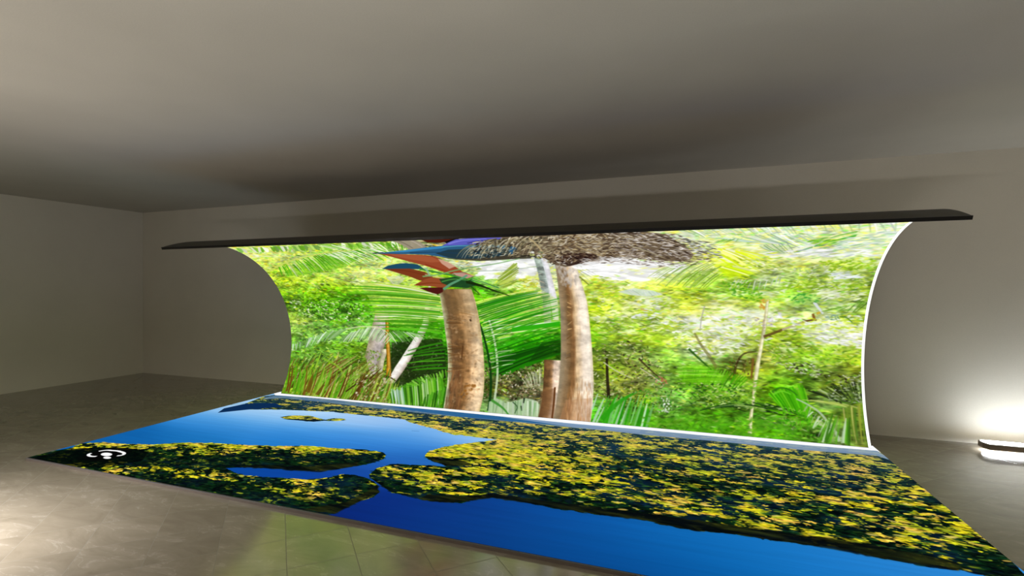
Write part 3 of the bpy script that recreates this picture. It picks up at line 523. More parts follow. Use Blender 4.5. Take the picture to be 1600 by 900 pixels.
    ('comb', [5639,2036,5814,2052,5950,2018,6054,1890], [5319,1834,5451,1721,5638,1694,5854,1668], 22, 1.3, [(160, 188, 104), (184, 208, 120), (136, 172, 72), (216, 228, 176)], 0.1, 1, 0.06),
    ('comb', [5722,1895,6056,1844], [5558,1703,5886,1651], 12, 1.6, [(152, 188, 56), (128, 172, 40), (184, 216, 88)], 0.08, 1, 0.06),
    ('comb', [6194,1789,6378,1753,6606,1820], [6140,1651,6387,1627,6589,1701], 15, 1.5, [(200, 208, 196), (176, 188, 172), (228, 232, 224), (152, 168, 128)], 0.08, 0.95, 0.06),
    ('spray', [6041,1772,6258,1736,6450,1603,6458,1475,6143,1585], 90, 6, 2.4, -0.1, 0.35, [(136, 200, 24), (112, 184, 20), (88, 168, 16), (168, 216, 56), (72, 152, 28)], 0.8),
    ('spray', [6233,2081,6690,2038,6768,1880,6369,1859], 80, 9, 1.6, -0.2, 0.2, [(168, 192, 64), (200, 220, 112), (232, 240, 200), (136, 168, 40), (244, 248, 232)], 0.75),
    ('spray', [6613,1752,6938,1851,7318,1813,7372,1669,6628,1603], 170, 8, 2.2, 0.1, 0.35, [(160, 204, 40), (136, 184, 32), (200, 224, 80), (228, 236, 208), (120, 168, 32), (192, 216, 112)], 0.75),
    ('spray', [6690,1572,6943,1621,6986,1497,6757,1479], 60, 6, 2.4, 0.05, 0.3, [(72, 168, 56), (48, 144, 44), (120, 184, 72), (168, 208, 96)], 0.8),
    ('spray', [6909,1668,7352,1630,7370,1516,6982,1528], 70, 12, 2.0, 0.12, 0.15, [(240, 244, 228), (216, 228, 184), (184, 204, 96), (228, 236, 184)], 0.8),
    ('spray', [6984,1903,7200,1882,7322,1797,7112,1782], 40, 14, 2.0, 0.06, 0.12, [(232, 240, 244), (244, 248, 248), (216, 228, 224)], 0.85),
    ('spray', [6908,2032,7367,2056,7398,1879,6987,1885], 130, 7, 2.2, 0.15, 0.35, [(152, 200, 32), (168, 208, 32), (120, 172, 24), (200, 224, 96), (216, 232, 176)], 0.8),
    ('spray', [6678,1926,6968,1993,6995,1833,6720,1819], 60, 6, 2.0, 0.1, 0.4, [(184, 204, 136), (152, 184, 112), (216, 224, 192)], 0.75),
    ('spray', [4543,2076,4975,2155,5304,2077,5753,2003,5495,1908,4946,1857,4555,1913], 60, 20, 3, 0, 0.1, [(254, 254, 254), (252, 252, 252)], 0.9),
    ('poly', (156, 144, 124), 0.95, [2536,2750,2824,2771,2858,2511,2738,2410,2595,2436]),
    ('line', (124, 114, 96), 4, 2.4, 0.8, [2615,2740,2656,2468]),
    ('line', (184, 172, 156), 3, 2.0, 0.8, [2770,2749,2799,2496]),
    ('poly', (76, 26, 12), 1, [2907,2760,3429,2804,3303,2660,3106,2612,2935,2629]),
    ('poly', (16, 12, 20), 1, [3147,2631,3280,2712,3416,2776,3293,2639,3155,2546]),
    ('poly', (108, 92, 72), 1, [3548,2730,3992,2750,4409,2768,4927,2793,5285,2762,5514,2629,5605,2459,5713,2292,5775,2172,5739,2086,5626,2068,5434,2073,5240,2123,4989,2155,4834,2125,4576,2053,4413,2001,4301,2037,4206,2158,4099,2213,3811,2172,3487,2157,3247,2178,3008,2214,2968,2317]),
    ('poly', (60, 56, 44), 0.9, [2929,2231,3180,2221,3757,2253,4060,2240,4194,2171,3808,2159,3398,2134,3159,2167]),
    ('poly', (44, 28, 24), 0.75, [4354,2228,4607,2243,4842,2184,4690,2095,4460,2011,4364,2058]),
    ('poly', (60, 44, 32), 0.45, [4868,2378,5315,2287,5627,2177,5499,2093,5114,2198,4882,2232]),
    ('line', (20, 32, 44), 1.2, 2.2, 1, [2031,2369,2106,2369,2200,2371]),
    ('poly', (44, 92, 128), 1, [2068,2368,2245,2386,2595,2436,2881,2490,3146,2527,3500,2519,3834,2494,3951,2388,3838,2263,3584,2206,3334,2188,3128,2195,2963,2229,2769,2296,2535,2322,2217,2337]),
    ('poly', (34, 54, 62), 0.9, [3092,2406,3461,2417,3803,2397,3838,2263,3584,2206,3334,2188,3128,2195,3014,2227,2884,2321]),
    ('poly', (60, 140, 192), 0.9, [2245,2386,2595,2436,2897,2489,3138,2509,3026,2444,2755,2409,2473,2374]),
    ('line', (88, 160, 192), 1.6, 1.0, 0.8, [3042,2479,3294,2498,3594,2459,3823,2461]),
    ('line', (28, 60, 88), 1.4, 1.0, 0.8, [2551,2353,2899,2352,3214,2306]),
    ('poly', (92, 92, 188), 1, [3059,2515,3183,2605,3324,2707,3553,2743,3873,2715,3757,2594,3545,2534,3302,2516]),
    ('line', (124, 124, 216), 2.0, 1.2, 0.9, [3164,2565,3362,2654,3680,2689]),
    ('line', (60, 60, 128), 1.6, 1.0, 0.9, [3402,2565,3598,2630,3779,2655]),
    ('comb', [3410,2489,3613,2511,3846,2529], [3114,2224,3334,2188,3624,2204], 15, 1.0, [(168, 164, 136), (138, 136, 104), (200, 196, 168), (88, 100, 92)], 0.1, 0.9, 0.06),
    ('comb', [3708,2663,4037,2672,4391,2698], [3461,2417,3757,2253,4047,2189], 34, 1.1, [(192, 180, 144), (152, 138, 100), (216, 208, 180), (124, 112, 80), (76, 68, 48), (60, 60, 48)], 0.1, 0.95, 0.06),
    ('spray', [3493,2598,3969,2679,4526,2704,4421,2200,4054,2214,3501,2196,3284,2273], 420, 8, 1.0, 0.3, 0.4, [(192, 180, 144), (152, 138, 100), (216, 208, 180), (60, 52, 40), (124, 112, 80), (36, 28, 20), (168, 156, 120)], 0.85),
    ('spray', [4397,2720,5047,2774,5340,2688,5306,2121,4977,2167,4579,2075,4324,2082], 760, 9, 1.0, -0.05, 0.4, [(200, 184, 152), (156, 136, 96), (224, 212, 184), (76, 56, 40), (44, 28, 20), (124, 100, 68), (184, 164, 120), (216, 208, 192)], 0.85),
    ('spray', [4431,2251,4780,2236,4766,2139,4500,2032,4369,2081], 220, 7, 1.5, -0.1, 0.35, [(44, 28, 24), (28, 16, 16), (76, 52, 40), (60, 40, 32), (140, 120, 96)], 0.85),
    ('spray', [5047,2774,5630,2617,5869,2260,5936,2059,5498,2029,4978,2179], 760, 9, 1.1, -0.15, 0.25, [(184, 170, 152), (140, 124, 96), (216, 208, 200), (76, 60, 48), (44, 32, 24), (240, 236, 232), (120, 104, 80), (160, 148, 140)], 0.85),
    ('line', (184, 164, 120), 3.0, 2.6, 0.9, [4147,2659,4185,2436,4208,2234]),
    ('line', (168, 148, 108), 2.0, 1.6, 0.85, [4602,2409,4705,2291,4842,2184]),
    ('line', (160, 148, 116), 2.0, 1.4, 0.8, [5162,2375,5314,2262,5468,2138]),
    ('spray', [4591,2145,4978,2179,5498,2050,5877,2020,5496,1968,4966,2065,4609,2030], 200, 9, 1.2, -0.08, 0.2, [(250, 250, 250), (244, 242, 240), (140, 124, 112), (76, 64, 56), (200, 192, 184)], 0.85),
    ('spray', [5629,2549,5952,2380,6056,2087,5812,2148], 160, 9, 1.2, -0.12, 0.2, [(244, 244, 244), (152, 160, 136), (92, 84, 72), (200, 208, 192), (224, 228, 216), (72, 72, 76)], 0.8),
    ('spray', [4060,2240,4436,2277,4583,2098,4311,2014,4151,2148], 80, 6, 1.5, 0.1, 0.5, [(76, 60, 44), (140, 120, 88), (216, 212, 200), (44, 32, 24)], 0.8),
    ('spray', [4052,2323,4206,2288,4156,2135,4041,2164], 20, 4, 2.2, 0.1, 0.5, [(232, 232, 224), (200, 208, 120), (104, 112, 80)], 0.9),
    ('poly', (28, 76, 100), 1, [1973,2016,2093,2078,2244,2114,2380,2124,2531,2094,2595,1991,2380,2008,2130,2000]),
    ('poly', (124, 58, 28), 1, [2002,2015,2383,2014,2576,1943,2654,1861,2585,1773,2433,1796,2318,1865,2158,1938]),
    ('line', (108, 44, 20), 1.4, 1.0, 0.8, [2092,2001,2359,1959,2552,1885]),
    ('poly', (152, 72, 42), 1, [2113,2350,2257,2343,2531,2314,2731,2290,2851,2248,2906,2176,2994,2094,3096,1947,3235,1866,3130,1834,2986,1880,2815,1951,2627,2065,2448,2149,2292,2240]),
    ('poly', (176, 96, 58), 0.6, [2252,2335,2614,2303,2810,2235,2889,2136,2727,2128,2475,2204,2289,2286]),
    ('poly', (216, 176, 152), 0.8, [2866,2205,2975,2134,3044,2043,2939,1997,2873,2098]),
    ('line', (140, 52, 24), 2.6, 1.6, 0.8, [2639,2091,2829,1987,2994,1903]),
    ('poly', (196, 156, 144), 0.9, [2966,1926,3120,1912,3244,1866,3126,1824,3001,1847]),
    ('poly', (148, 76, 42), 1, [2315,1709,2480,1796,2631,1850,2856,1815,2980,1750,2889,1688,2717,1667,2559,1698]),
    ('line', (120, 52, 20), 1.6, 1.2, 0.8, [2357,1720,2577,1752,2829,1729]),
    ('poly', (76, 24, 20), 1, [2387,1667,2552,1677,2739,1677,2718,1606,2631,1565,2510,1605]),
    ('line', (192, 180, 140), 2.4, 2.0, 0.7, [2557,1897,2774,1838,2986,1771]),
    ('poly', (28, 68, 36), 0.95, [2729,1816,2978,1858,3161,1791,3257,1728,3082,1667,2853,1688,2744,1751]),
    ('line', (60, 132, 52), 3.0, 2.6, 0.95, [2519,2005,2721,1941,2933,1881,3106,1813]),
    ('line', (144, 184, 152), 4.0, 3.0, 0.85, [2611,2028,2617,1955,2617,1862]),
    ('line', (120, 168, 104), 2.0, 1.0, 0.9, [2506,1863,2798,1905,2939,1949,3231,2015,3629,2090,3904,2168]),
    ('line', (144, 168, 144), 1.2, 0.7, 0.8, [2941,1903,3251,1944,3673,1960,4084,2019]),
    ('line', (92, 156, 116), 3.4, 2.4, 0.95, [2739,1646,2865,1729,2993,1792,3143,1878]),
    ('line', (24, 40, 12), 4.6, 1.0, 0.95, [3093,1770,3269,1708,3440,1628,3630,1552]),
    ('line', (56, 132, 76), 4.0, 1.4, 0.9, [3176,1812,3331,1748,3518,1667]),
    ('line', (40, 76, 20), 2.6, 1.2, 0.9, [3128,1708,3248,1549]),
    ('line', (136, 184, 48), 1.6, 1.0, 0.9, [3206,1667,3268,1473]),
    ('line', (184, 216, 88), 1.2, 0.8, 0.85, [3193,1812,3437,1687,3666,1561]),
    ('line', (76, 148, 64), 1.6, 1.2, 0.9, [2751,1772,2946,1814,3134,1791]),
]

LAKE_WATER = [(977, 2051, (168, 208, 244)), (1216, 2347, (184, 220, 250)), (1940, 2177, (168, 204, 244)), (2487, 2166, (148, 192, 240)), (1784, 1908, (124, 184, 236)), (1067, 1857, (112, 176, 232)), (941, 1598, (76, 156, 224)), (956, 1324, (44, 128, 204)), (883, 992, (24, 112, 184)), (384, 668, (16, 96, 168)), (1682, 1511, (60, 144, 220)), (2193, 1622, (68, 148, 224)), (2743, 1773, (88, 160, 228)), (3261, 1964, (124, 180, 236)), (3759, 2025, (152, 196, 240)), (1937, 1238, (32, 120, 200)), (2623, 1378, (44, 124, 208)), (3049, 1535, (52, 132, 212)), (3262, 1680, (72, 144, 220)), (3205, 1282, (40, 112, 196)), (3448, 1219, (36, 104, 184)), (3724, 1195, (40, 104, 184)), (3210, 954, (28, 84, 172)), (3115, 803, (24, 72, 160)), (2852, 626, (12, 60, 152)), (2521, 537, (12, 68, 160)), (2278, 495, (12, 72, 156)), (3606, 123, (10, 36, 112)), (3806, 307, (12, 44, 128)), (4246, 253, (12, 60, 136)), (3990, 264, (12, 52, 128)), (4719, 233, (12, 72, 144)), (4416, 420, (12, 60, 136)), (5144, 216, (10, 80, 154)), (5529, 200, (8, 80, 154)), (5540, 60, (8, 76, 144)), (5887, 408, (8, 96, 168)), (6229, 383, (16, 106, 180)), (6557, 434, (24, 118, 196)), (6897, 559, (36, 128, 208)), (7216, 636, (52, 140, 216)), (4898, 544, (12, 74, 152)), (5212, 528, (12, 82, 158)), (5504, 522, (14, 96, 174)), (5741, 519, (18, 108, 186)), (6077, 558, (20, 112, 188)), (6424, 559, (26, 120, 198)), (6691, 589, (38, 130, 208)), (5187, 1, (8, 68, 136)), (4783, 42, (8, 60, 128)), (4345, 51, (10, 48, 120)), (5879, 185, (8, 96, 168))]

LAKE_YELLOW = [(53, 390, 0.5), (193, 541, 0.85), (545, 593, 0.85), (828, 719, 0.8), (1083, 834, 0.85), (1424, 916, 0.8), (1743, 1011, 0.85), (2194, 1134, 0.85), (2675, 1207, 0.8), (2874, 1239, 0.5), (38, 79, 0.02), (122, 188, 0.08), (370, 319, 0.12), (521, 456, 0.4), (914, 560, 0.5), (1302, 661, 0.35), (1619, 818, 0.4), (1971, 948, 0.3), (2350, 1047, 0.45), (2758, 1098, 0.12), (3046, 1146, 0.12), (460, 158, 0.03), (834, 372, 0.05), (1176, 497, 0.1), (1533, 609, 0.08), (1973, 790, 0.05), (2284, 866, 0.1), (2590, 941, 0.06), (2968, 1006, 0.05), (1289, 354, 0.04), (1866, 530, 0.03), (2459, 678, 0.05), (2855, 790, 0.02), (937, 86, 0.45), (1147, 112, 0.45), (1441, 188, 0.22), (1772, 230, 0.5), (2029, 262, 0.4), (2413, 299, 0.22), (2551, 364, 0.5), (2830, 496, 0.65), (3044, 635, 0.65), (3190, 570, 0.45), (2751, 295, 0.2), (3057, 381, 0.2), (3305, 541, 0.15), (1688, 122, 0.1), (2273, 175, 0.08), (2770, 144, 0.1), (3098, 189, 0.06), (3311, 368, 0.1), (3301, 88, 0.02), (3419, 382, 0.12), (2017, 96, 0.1), (2920, 251, 0.4), (2545, 113, 0.08), (3392, 504, 0.15), (3534, 957, 0.5), (3383, 790, 0.12), (3372, 666, 0.05), (3609, 936, 0.7), (3581, 772, 0.35), (3862, 920, 0.8), (3778, 743, 0.6), (4054, 887, 0.65), (3617, 614, 0.08), (3777, 539, 0.12), (3983, 680, 0.4), (4243, 711, 0.4), (4099, 557, 0.1), (4218, 528, 0.03), (3917, 490, 0.04), (3549, 1408, 0.9), (3740, 1577, 0.95), (3953, 1717, 0.95), (3742, 1291, 0.4), (3976, 1341, 0.5), (4175, 1309, 0.5), (3702, 1240, 0.12), (4266, 1576, 0.9), (4579, 1562, 0.8), (4818, 1835, 0.65), (3878, 1906, 0.85), (4111, 2037, 0.8), (3284, 2233, 0.7), (2783, 2394, 0.6), (3650, 2107, 0.85), (4282, 1184, 0.8), (4528, 1322, 0.8), (4807, 1345, 0.75), (4216, 1050, 0.6), (4540, 1095, 0.55), (4483, 932, 0.3), (4772, 1038, 0.4), (5049, 1210, 0.6), (4773, 2061, 0.5), (5057, 2273, 0.45), (5370, 2280, 0.42), (5728, 2308, 0.45), (6071, 2296, 0.5), (6517, 2403, 0.5), (7056, 2508, 0.5), (7407, 2380, 0.55), (5127, 1764, 0.5), (5405, 1813, 0.45), (5111, 1488, 0.35), (5426, 1541, 0.28), (5682, 1589, 0.3), (5938, 1760, 0.4), (6188, 1775, 0.35), (6425, 1758, 0.3), (6678, 1880, 0.35), (6897, 1846, 0.45), (7108, 1829, 0.5), (7388, 1803, 0.5), (5356, 1185, 0.45), (5596, 1207, 0.5), (5830, 1359, 0.3), (6011, 1297, 0.3), (6295, 1464, 0.4), (6505, 1416, 0.45), (6717, 1434, 0.4), (6966, 1468, 0.5), (7187, 1438, 0.5), (7374, 1352, 0.5), (7501, 1166, 0.5), (7555, 944, 0.5), (4763, 876, 0.12), (5008, 891, 0.25), (5247, 894, 0.3), (5478, 865, 0.3), (5695, 923, 0.55), (5824, 1026, 0.7), (5951, 984, 0.5), (6164, 1062, 0.35), (6327, 1069, 0.5), (6516, 1036, 0.45), (6707, 1058, 0.4), (6894, 1079, 0.5), (7042, 998, 0.55), (7196, 970, 0.55), (7324, 897, 0.5), (6025, 856, 0.45), (6257, 845, 0.4), (6477, 834, 0.4), (6723, 838, 0.35), (6974, 791, 0.3), (7173, 745, 0.15), (7406, 746, 0.12), (4446, 734, 0.03), (4706, 719, 0.02), (5041, 727, 0.02), (5314, 729, 0.02), (5573, 730, 0.03), (5819, 703, 0.04), (6053, 714, 0.06), (6278, 726, 0.07), (6527, 732, 0.08), (6756, 712, 0.1), (6992, 664, 0.12), (7168, 659, 0.1), (609, 2663, 0.3), (1437, 2574, 0.4), (2291, 2467, 0.5), (2694, 2550, 0.45), (3521, 2605, 0.5), (4286, 2656, 0.5), (5339, 2678, 0.45), (6556, 2674, 0.45), (252, 2450, 0.35), (1367, 2062, 0.8), (1831, 2137, 0.7), (1617, 1997, 0.1)]

LAKE_LAND = [
    [-45,-27,22,242,74,334,-10,455,171,567,472,610,726,692,896,811,1210,926,1583,996,1924,1078,2268,1204,2597,1240,2811,1298,3048,1283,3118,1230,3161,1132,3118,990,3049,895,2971,816,2870,729,2723,643,2554,613,2335,582,2136,526,1980,444,2133,394,2259,377,2467,400,2634,439,2840,485,2930,533,3003,605,3036,671,3118,709,3287,679,3378,639,3458,583,3553,457,3560,371,3510,280,3469,160,3468,40,3391,-20,2136,2,599,-22],
    [3235,896,3307,1042,3430,1078,3593,1113,3794,1144,3720,1203,3617,1227,3507,1296,3470,1340,3454,1432,3471,1519,3533,1647,3615,1743,3751,1871,3854,1966,3945,2046,3822,2048,3677,2043,3534,2064,3456,2035,3360,2076,3160,2160,2846,2283,2740,2318,2623,2413,2326,2415,1955,2410,1536,2411,1216,2347,855,2286,541,2171,227,2056,17,2794,114,3064,1907,3058,4574,3053,6051,3039,7606,3019,7668,1726,7513,478,7381,631,7343,656,7229,668,7100,647,6894,671,6657,723,6486,700,6272,689,6058,685,5819,647,5695,667,5538,687,5380,690,5208,663,4877,661,4705,672,4529,691,4417,674,4330,630,4271,560,4231,498,4084,479,3896,458,3651,493,3465,599,3331,680,3265,747],
    [1123,1973,1159,2051,1226,2109,1349,2138,1435,2153,1572,2106,1727,2068,1780,2166,1884,2189,1975,2144,1887,2065,1756,2032,1656,1950,1426,1942,1296,1925]]

LAKE_SHORE = [
    [3049,895,2832,651,2476,584,2109,516,1974,450,2164,605,2631,725,2989,978],
    [3896,458,4138,475,4271,560,4417,674,4705,672,5207,668,5538,687,5819,647,6059,689,6486,700,6894,671,7229,668,7270,766,6985,827,6657,847,6291,820,6062,821,5821,811,5569,812,5308,780,5033,769,4693,763,4388,751,4180,611,3929,569],
    [3490,1328,3647,1220,3784,1165,4008,1265,3845,1347,3655,1332],
    [3458,583,3553,457,3510,280,3468,40,3193,14,3421,224,3451,419]]

LAKE_ART = [
    ('poly', (252, 253, 255), 1, [-128,3123,56,3190,1820,3192,5299,3199,7667,3298,7608,2785,7544,2985,6883,2943,6046,2950,5318,2953,4599,2928,3888,2941,2930,2959,1970,2961,877,2997,109,2943]),
    ('poly', (100, 132, 164), 0.8, [94,2777,109,2943,877,2997,1970,2961,2930,2959,3888,2941,4599,2928,5318,2953,5330,2800,4633,2756,3946,2762,3036,2741,2100,2762,1027,2817,343,2823,148,2664]),
    ('poly', (28, 92, 152), 0.75, [1980,2945,2930,2959,3888,2941,4599,2928,5179,2943,4623,2808,3938,2788,3198,2768,2440,2832]),
    ('poly', (140, 164, 192), 0.85, [3643,2931,4599,2928,5318,2953,6046,2950,6883,2943,7544,2985,7594,2670,7493,2818,6850,2771,6038,2780,5333,2763,4628,2782]),
    ('poly', (112, 136, 168), 0.5, [4152,2867,5326,2850,6042,2864,6865,2850,7513,2884,7582,2813,6848,2760,6038,2768,5334,2738]),
    ('poly', (12, 44, 84), 1, [90,2079,133,2346,278,2480,500,2541,643,2474,774,2405,643,2339,579,2240,447,2136,216,1874]),
    ('line', (88, 132, 108), 1.6, 1.0, 0.9, [16,2243,128,2404,346,2525]),
    ('line', (60, 108, 156), 0.8, 0.8, 0.8, [2936,2024,3028,2032]),
    ('poly', (12, 20, 24), 0.9, [1191,1934,1394,1977,1606,2008,1746,2044,1656,1950,1432,1935,1303,1918]),
    ('poly', (2, 6, 5), 0.72, [39,4,107,315,278,430,598,527,905,516,1102,320,976,168,884,66,581,-12]),
    ('line', (255, 255, 255), 2.3, 2.3, 1, [576,254,539,240,487,244,450,261,432,282,433,298]),
    ('line', (255, 255, 255), 2.3, 2.5, 1, [435,359,445,381,470,406,533,419,576,427,627,430]),
    ('line', (255, 255, 255), 2.5, 2.3, 1, [624,426,692,417,735,401,763,369,759,348,739,333]),
    ('poly', (255, 255, 255), 1, [654,344,668,333,676,321,676,310,669,300,656,292,637,288,615,288,592,291,570,297,551,306,537,317,529,329,528,341,535,351,549,359,567,363,590,363,613,360,636,354]),
    ('poly', (255, 255, 255), 1, [745,278,754,271,758,263,758,256,753,249,744,244,731,241,717,240,701,242,687,246,674,252,665,259,661,267,661,275,666,281,675,286,688,289,703,290,718,288,733,284]),
]
LENS = (597, 327)

def draw(cv, items):
    for it in items:
        k = it[0]
        if k == 'poly':
            cv.poly(pairs(it[3]), colour(it[1]), it[2])
        elif k == 'line':
            P = pairs(it[5])
            if len(P) > 2:                       # round the corners
                P = smooth(P)
            cv.ribbon(P, it[2], it[3], colour(it[1]), it[4])
        elif k == 'comb':
            cv.comb(pairs(it[1]), pairs(it[2]), it[3], it[4], [colour(c) for c in it[5]], it[6], keep=it[7], jit=it[8])
        elif k == 'trunk':
            trunk(cv, it[1], it[2], it[3], it[4], it[5])
        elif k == 'spray':
            spray(cv, pairs(it[1]), *it[2:7], [colour(c) for c in it[7]], it[8])

def smooth(P, n=6):
    d = np.r_[0, np.cumsum(np.hypot(*np.diff(P, axis=0).T))]
    t = np.linspace(0, d[-1], (len(P) - 1) * n + 1)
    M = np.gradient(P, d, axis=0)
    i = np.clip(np.searchsorted(d, t, 'right') - 1, 0, len(P) - 2)
    h = (d[i + 1] - d[i])[:, None]; s = ((t - d[i])[:, None]) / h
    return ((2 * s**3 - 3 * s**2 + 1) * P[i] + (s**3 - 2 * s**2 + s) * h * M[i]
            + (3 * s**2 - 2 * s**3) * P[i + 1] + (s**3 - s**2) * h * M[i + 1])

def inside(P, x, y):
    c = np.zeros(len(x), bool)
    for (ax, ay), (bx, by) in zip(P, np.roll(P, -1, 0)):
        if ay == by: continue
        m = (y >= min(ay, by)) & (y < max(ay, by))
        c ^= m & (x < ax + (y - ay) * (bx - ax) / (by - ay))
    return c

def spray(cv, P, n, ln, wd, ang, dev, cols, alpha):
    """leaf-sized dabs scattered through an area"""
    lo, hi = P.min(0), P.max(0)
    x, y = rng.uniform(lo[0], hi[0], n * 4), rng.uniform(lo[1], hi[1], n * 4)
    ok = np.nonzero(inside(P, x, y))[0][:n]
    for i in ok:
        leaf(cv, x[i], y[i], ln * rng.uniform(.6, 1.4), wd * rng.uniform(.7, 1.3), rng.normal(ang, dev),
             cols[rng.integers(len(cols))] * rng.uniform(.85, 1.12), alpha)

def leaf(cv, u, v, ln, wd, ang, col, alpha):
    a, b = cv.unit(u, v)
    dx, dy = math.cos(ang) * a, math.sin(ang) * b
    la = math.hypot(dx, dy)
    nx, ny = -math.sin(ang) * a, math.cos(ang) * b
    cv.dab(u, v, max(ln * la * cv.k / 2, .7), max(wd * math.hypot(nx, ny) * cv.k / 2, .6), math.atan2(dy, dx), col, alpha)

# ---- the jungle on the curved screen
J_H = 2750.0
HV_V = [0, 400, 800, 1200, 1600, 2000, 2200, 2400, 2600, 2800]
HV_K = [8.5, 8.4, 8.6, 9.1, 10.1, 12.0, 13.8, 16.7, 21.6, 30]
J = Canvas(STAGE_W * 1000, J_H, 1900, lambda u, v: 12.4 - u * .00092,
           lambda u, v: float(np.interp(v, HV_V, HV_K)) * (1.18 - .36 * u / 7500))
gx, gy = np.meshgrid((np.arange(120) + .5) * STAGE_W * 1000 / 120, (np.arange(60) + .5) * J_H / 60)
lu_ = 12.4 - gx * .00092
lv_ = np.interp(gy, HV_V, HV_K) * (1.18 - .36 * gx / 7500)
num, den = np.zeros((60, 120, 3)), np.zeros((60, 120, 1))
for pu, pv, cr, cg, cb in JUNGLE_COLOURS:
    d2 = ((gx - pu) / lu_) ** 2 + (1.9 * (gy - pv) / lv_) ** 2
    w_ = (np.exp(-d2 / 880.0) + 1.0 / (d2 + 30) ** 1.5)[..., None]
    num += w_ * np.array([cr, cg, cb]) / 255.0; den += w_
fld = (num / den).astype(np.float32)
J.a[:] = resize(fld, J.w, J.h)
base_col = J.a.copy()
lum = base_col @ np.array([.3, .59, .11], np.float32)
# clumps of lighter and darker leaf
n_big = fractal(J.w, J.h, 52, 26, 3, 4, .6)
n_mid = fractal(J.w, J.h, 24, 10, 15, 3, .6)
n_small = fractal(J.w, J.h, 12, 5, 9, 3)
amp = np.interp(lum, [.1, .35, .6, .8, .95, 1.0], [1.0, .85, .62, .5, .16, .03]).astype(np.float32)
J.a *= (1 + (n_big - .5) * 1.9 * amp + (n_mid - .5) * 1.3 * amp + (n_small - .5) * .8 * amp)[..., None]
# sky showing through in patches, more towards the bleached right-hand side
acr = (np.arange(J.w) / J.w).astype(np.float32)[None, :]
gap = np.clip((n_mid * .6 + lattice(J.w, J.h, 70, 22, 27) * .4 - .60 + (lum - .62) * .5) * 7, 0, 1) * np.clip((lum - .42) * 4, 0, 1) * (.35 + .35 * acr)
J.a += (np.array([.98, .99, .95], np.float32) - J.a) * gap[..., None]
sat = np.clip((lattice(J.w, J.h, 80, 30, 29) - .45) * 3, 0, 1) * np.clip(1.2 - lum, 0, .6)
J.a *= 1 + sat[..., None] * np.array([.10, .06, -.55], np.float32)
# leaves
N_LEAF = 26000
lu = rng.uniform(0, STAGE_W * 1000, N_LEAF); lv = rng.uniform(0, J_H, N_LEAF)
for i in range(N_LEAF):
    x, y = min(int(lu[i] * J.k), J.w - 1), min(int(lv[i] * J.k), J.h - 1)
    L_ = lum[y, x]
    a_ = amp[y, x]
    c2 = J.a[y, x] * .6 + base_col[y, x] * .4
    right = lu[i] / 7500.0
    c2 = c2 * math.exp(rng.normal(0, .5) * a_)
    q = rng.random()
    if q < .08 * (1 if L_ < .8 else .5):               # glints of pale light between the leaves
        c2 = c2 + (np.array([.97, .98, .86], np.float32) - c2) * rng.uniform(.3, .8)
    elif q < .17 and L_ < .8:                           # gaps
        c2 = c2 * np.array([.45, .52, .38], np.float32)
    elif q < .36:
        c2 = c2 * np.array([1.18, 1.08, .6], np.float32)
    elif q < .5:
        c2 = c2 * np.array([.72, 1.02, .6], np.float32)
    leaf(J, lu[i], lv[i], rng.uniform(4, 9) + right * rng.uniform(0, 8), rng.uniform(1.2, 2.5), rng.normal(0, .42 - .22 * right),
         np.clip(c2, 0, 1), rng.uniform(.35, .8))
def soften(a, n, axis):
    for _ in range(n):
        a = a * .5 + (np.roll(a, 1, axis) + np.roll(a, -1, axis)) * .25
    return a
bl = soften(J.a, 8, 1)
J.a += (bl - J.a) * np.clip((acr - .45) * 2.2, 0, .5)[..., None]
gr = (J.a @ np.array([.3, .59, .11], np.float32))[..., None]
J.a = gr + (J.a - gr) * 1.08
draw(J, JUNGLE_ART)
J.a = soften(soften(J.a, 1, 0), 2, 1)
jungle = np.clip(J.a, 0, 1)

# ---- the lake on the floor screen
LK = Canvas(PANEL_W * 1000, LAKE_D * 1000, 1900, lambda u, v: 12.0, lambda u, v: 12.0)
X = (np.arange(LK.w) + .5) / LK.k; Y = (np.arange(LK.h) + .5) / LK.k

def scatter(points, cell, sx, sy, vals):
    """smooth field through scattered values"""
    gx, gy = np.arange(cell / 2, PANEL_W * 1000, cell), np.arange(cell / 2, LAKE_D * 1000, cell)
    num = np.zeros((len(gy), len(gx), vals.shape[1])); den = np.zeros((len(gy), len(gx), 1))
    for p, q in zip(points, vals):
        d2 = ((gx - p[0])[None, :] / sx) ** 2 + ((gy - p[1])[:, None] / sy) ** 2
        w = (np.exp(-d2 * .5) + .02 / (1 + d2) ** 2)[..., None]
        num += w * q; den += w
    return resize(num / den, LK.w, LK.h)

wp = np.array([(a, b) for a, b, c in LAKE_WATER], float)
LK.a[:] = scatter(wp, 40, 300, 200, np.array([colour(c) for a, b, c in LAKE_WATER]))
rip = fractal(LK.w, LK.h, 120, 7, 77, 3)
LK.a *= (1 + (rip - .5) * .07)[..., None]
mask = np.zeros((LK.h, LK.w), np.float32)
wob = (fractal(LK.w, LK.h, 14, 10, 21, 3) - .5) * 46 * LK.k
for P in LAKE_LAND:
    r = LK.cover(pairs(P) * LK.k)
    if r: 
        x0, x1, y0, y1, c = r
        mask[y0:y1, x0:x1] = np.maximum(mask[y0:y1, x0:x1], c)
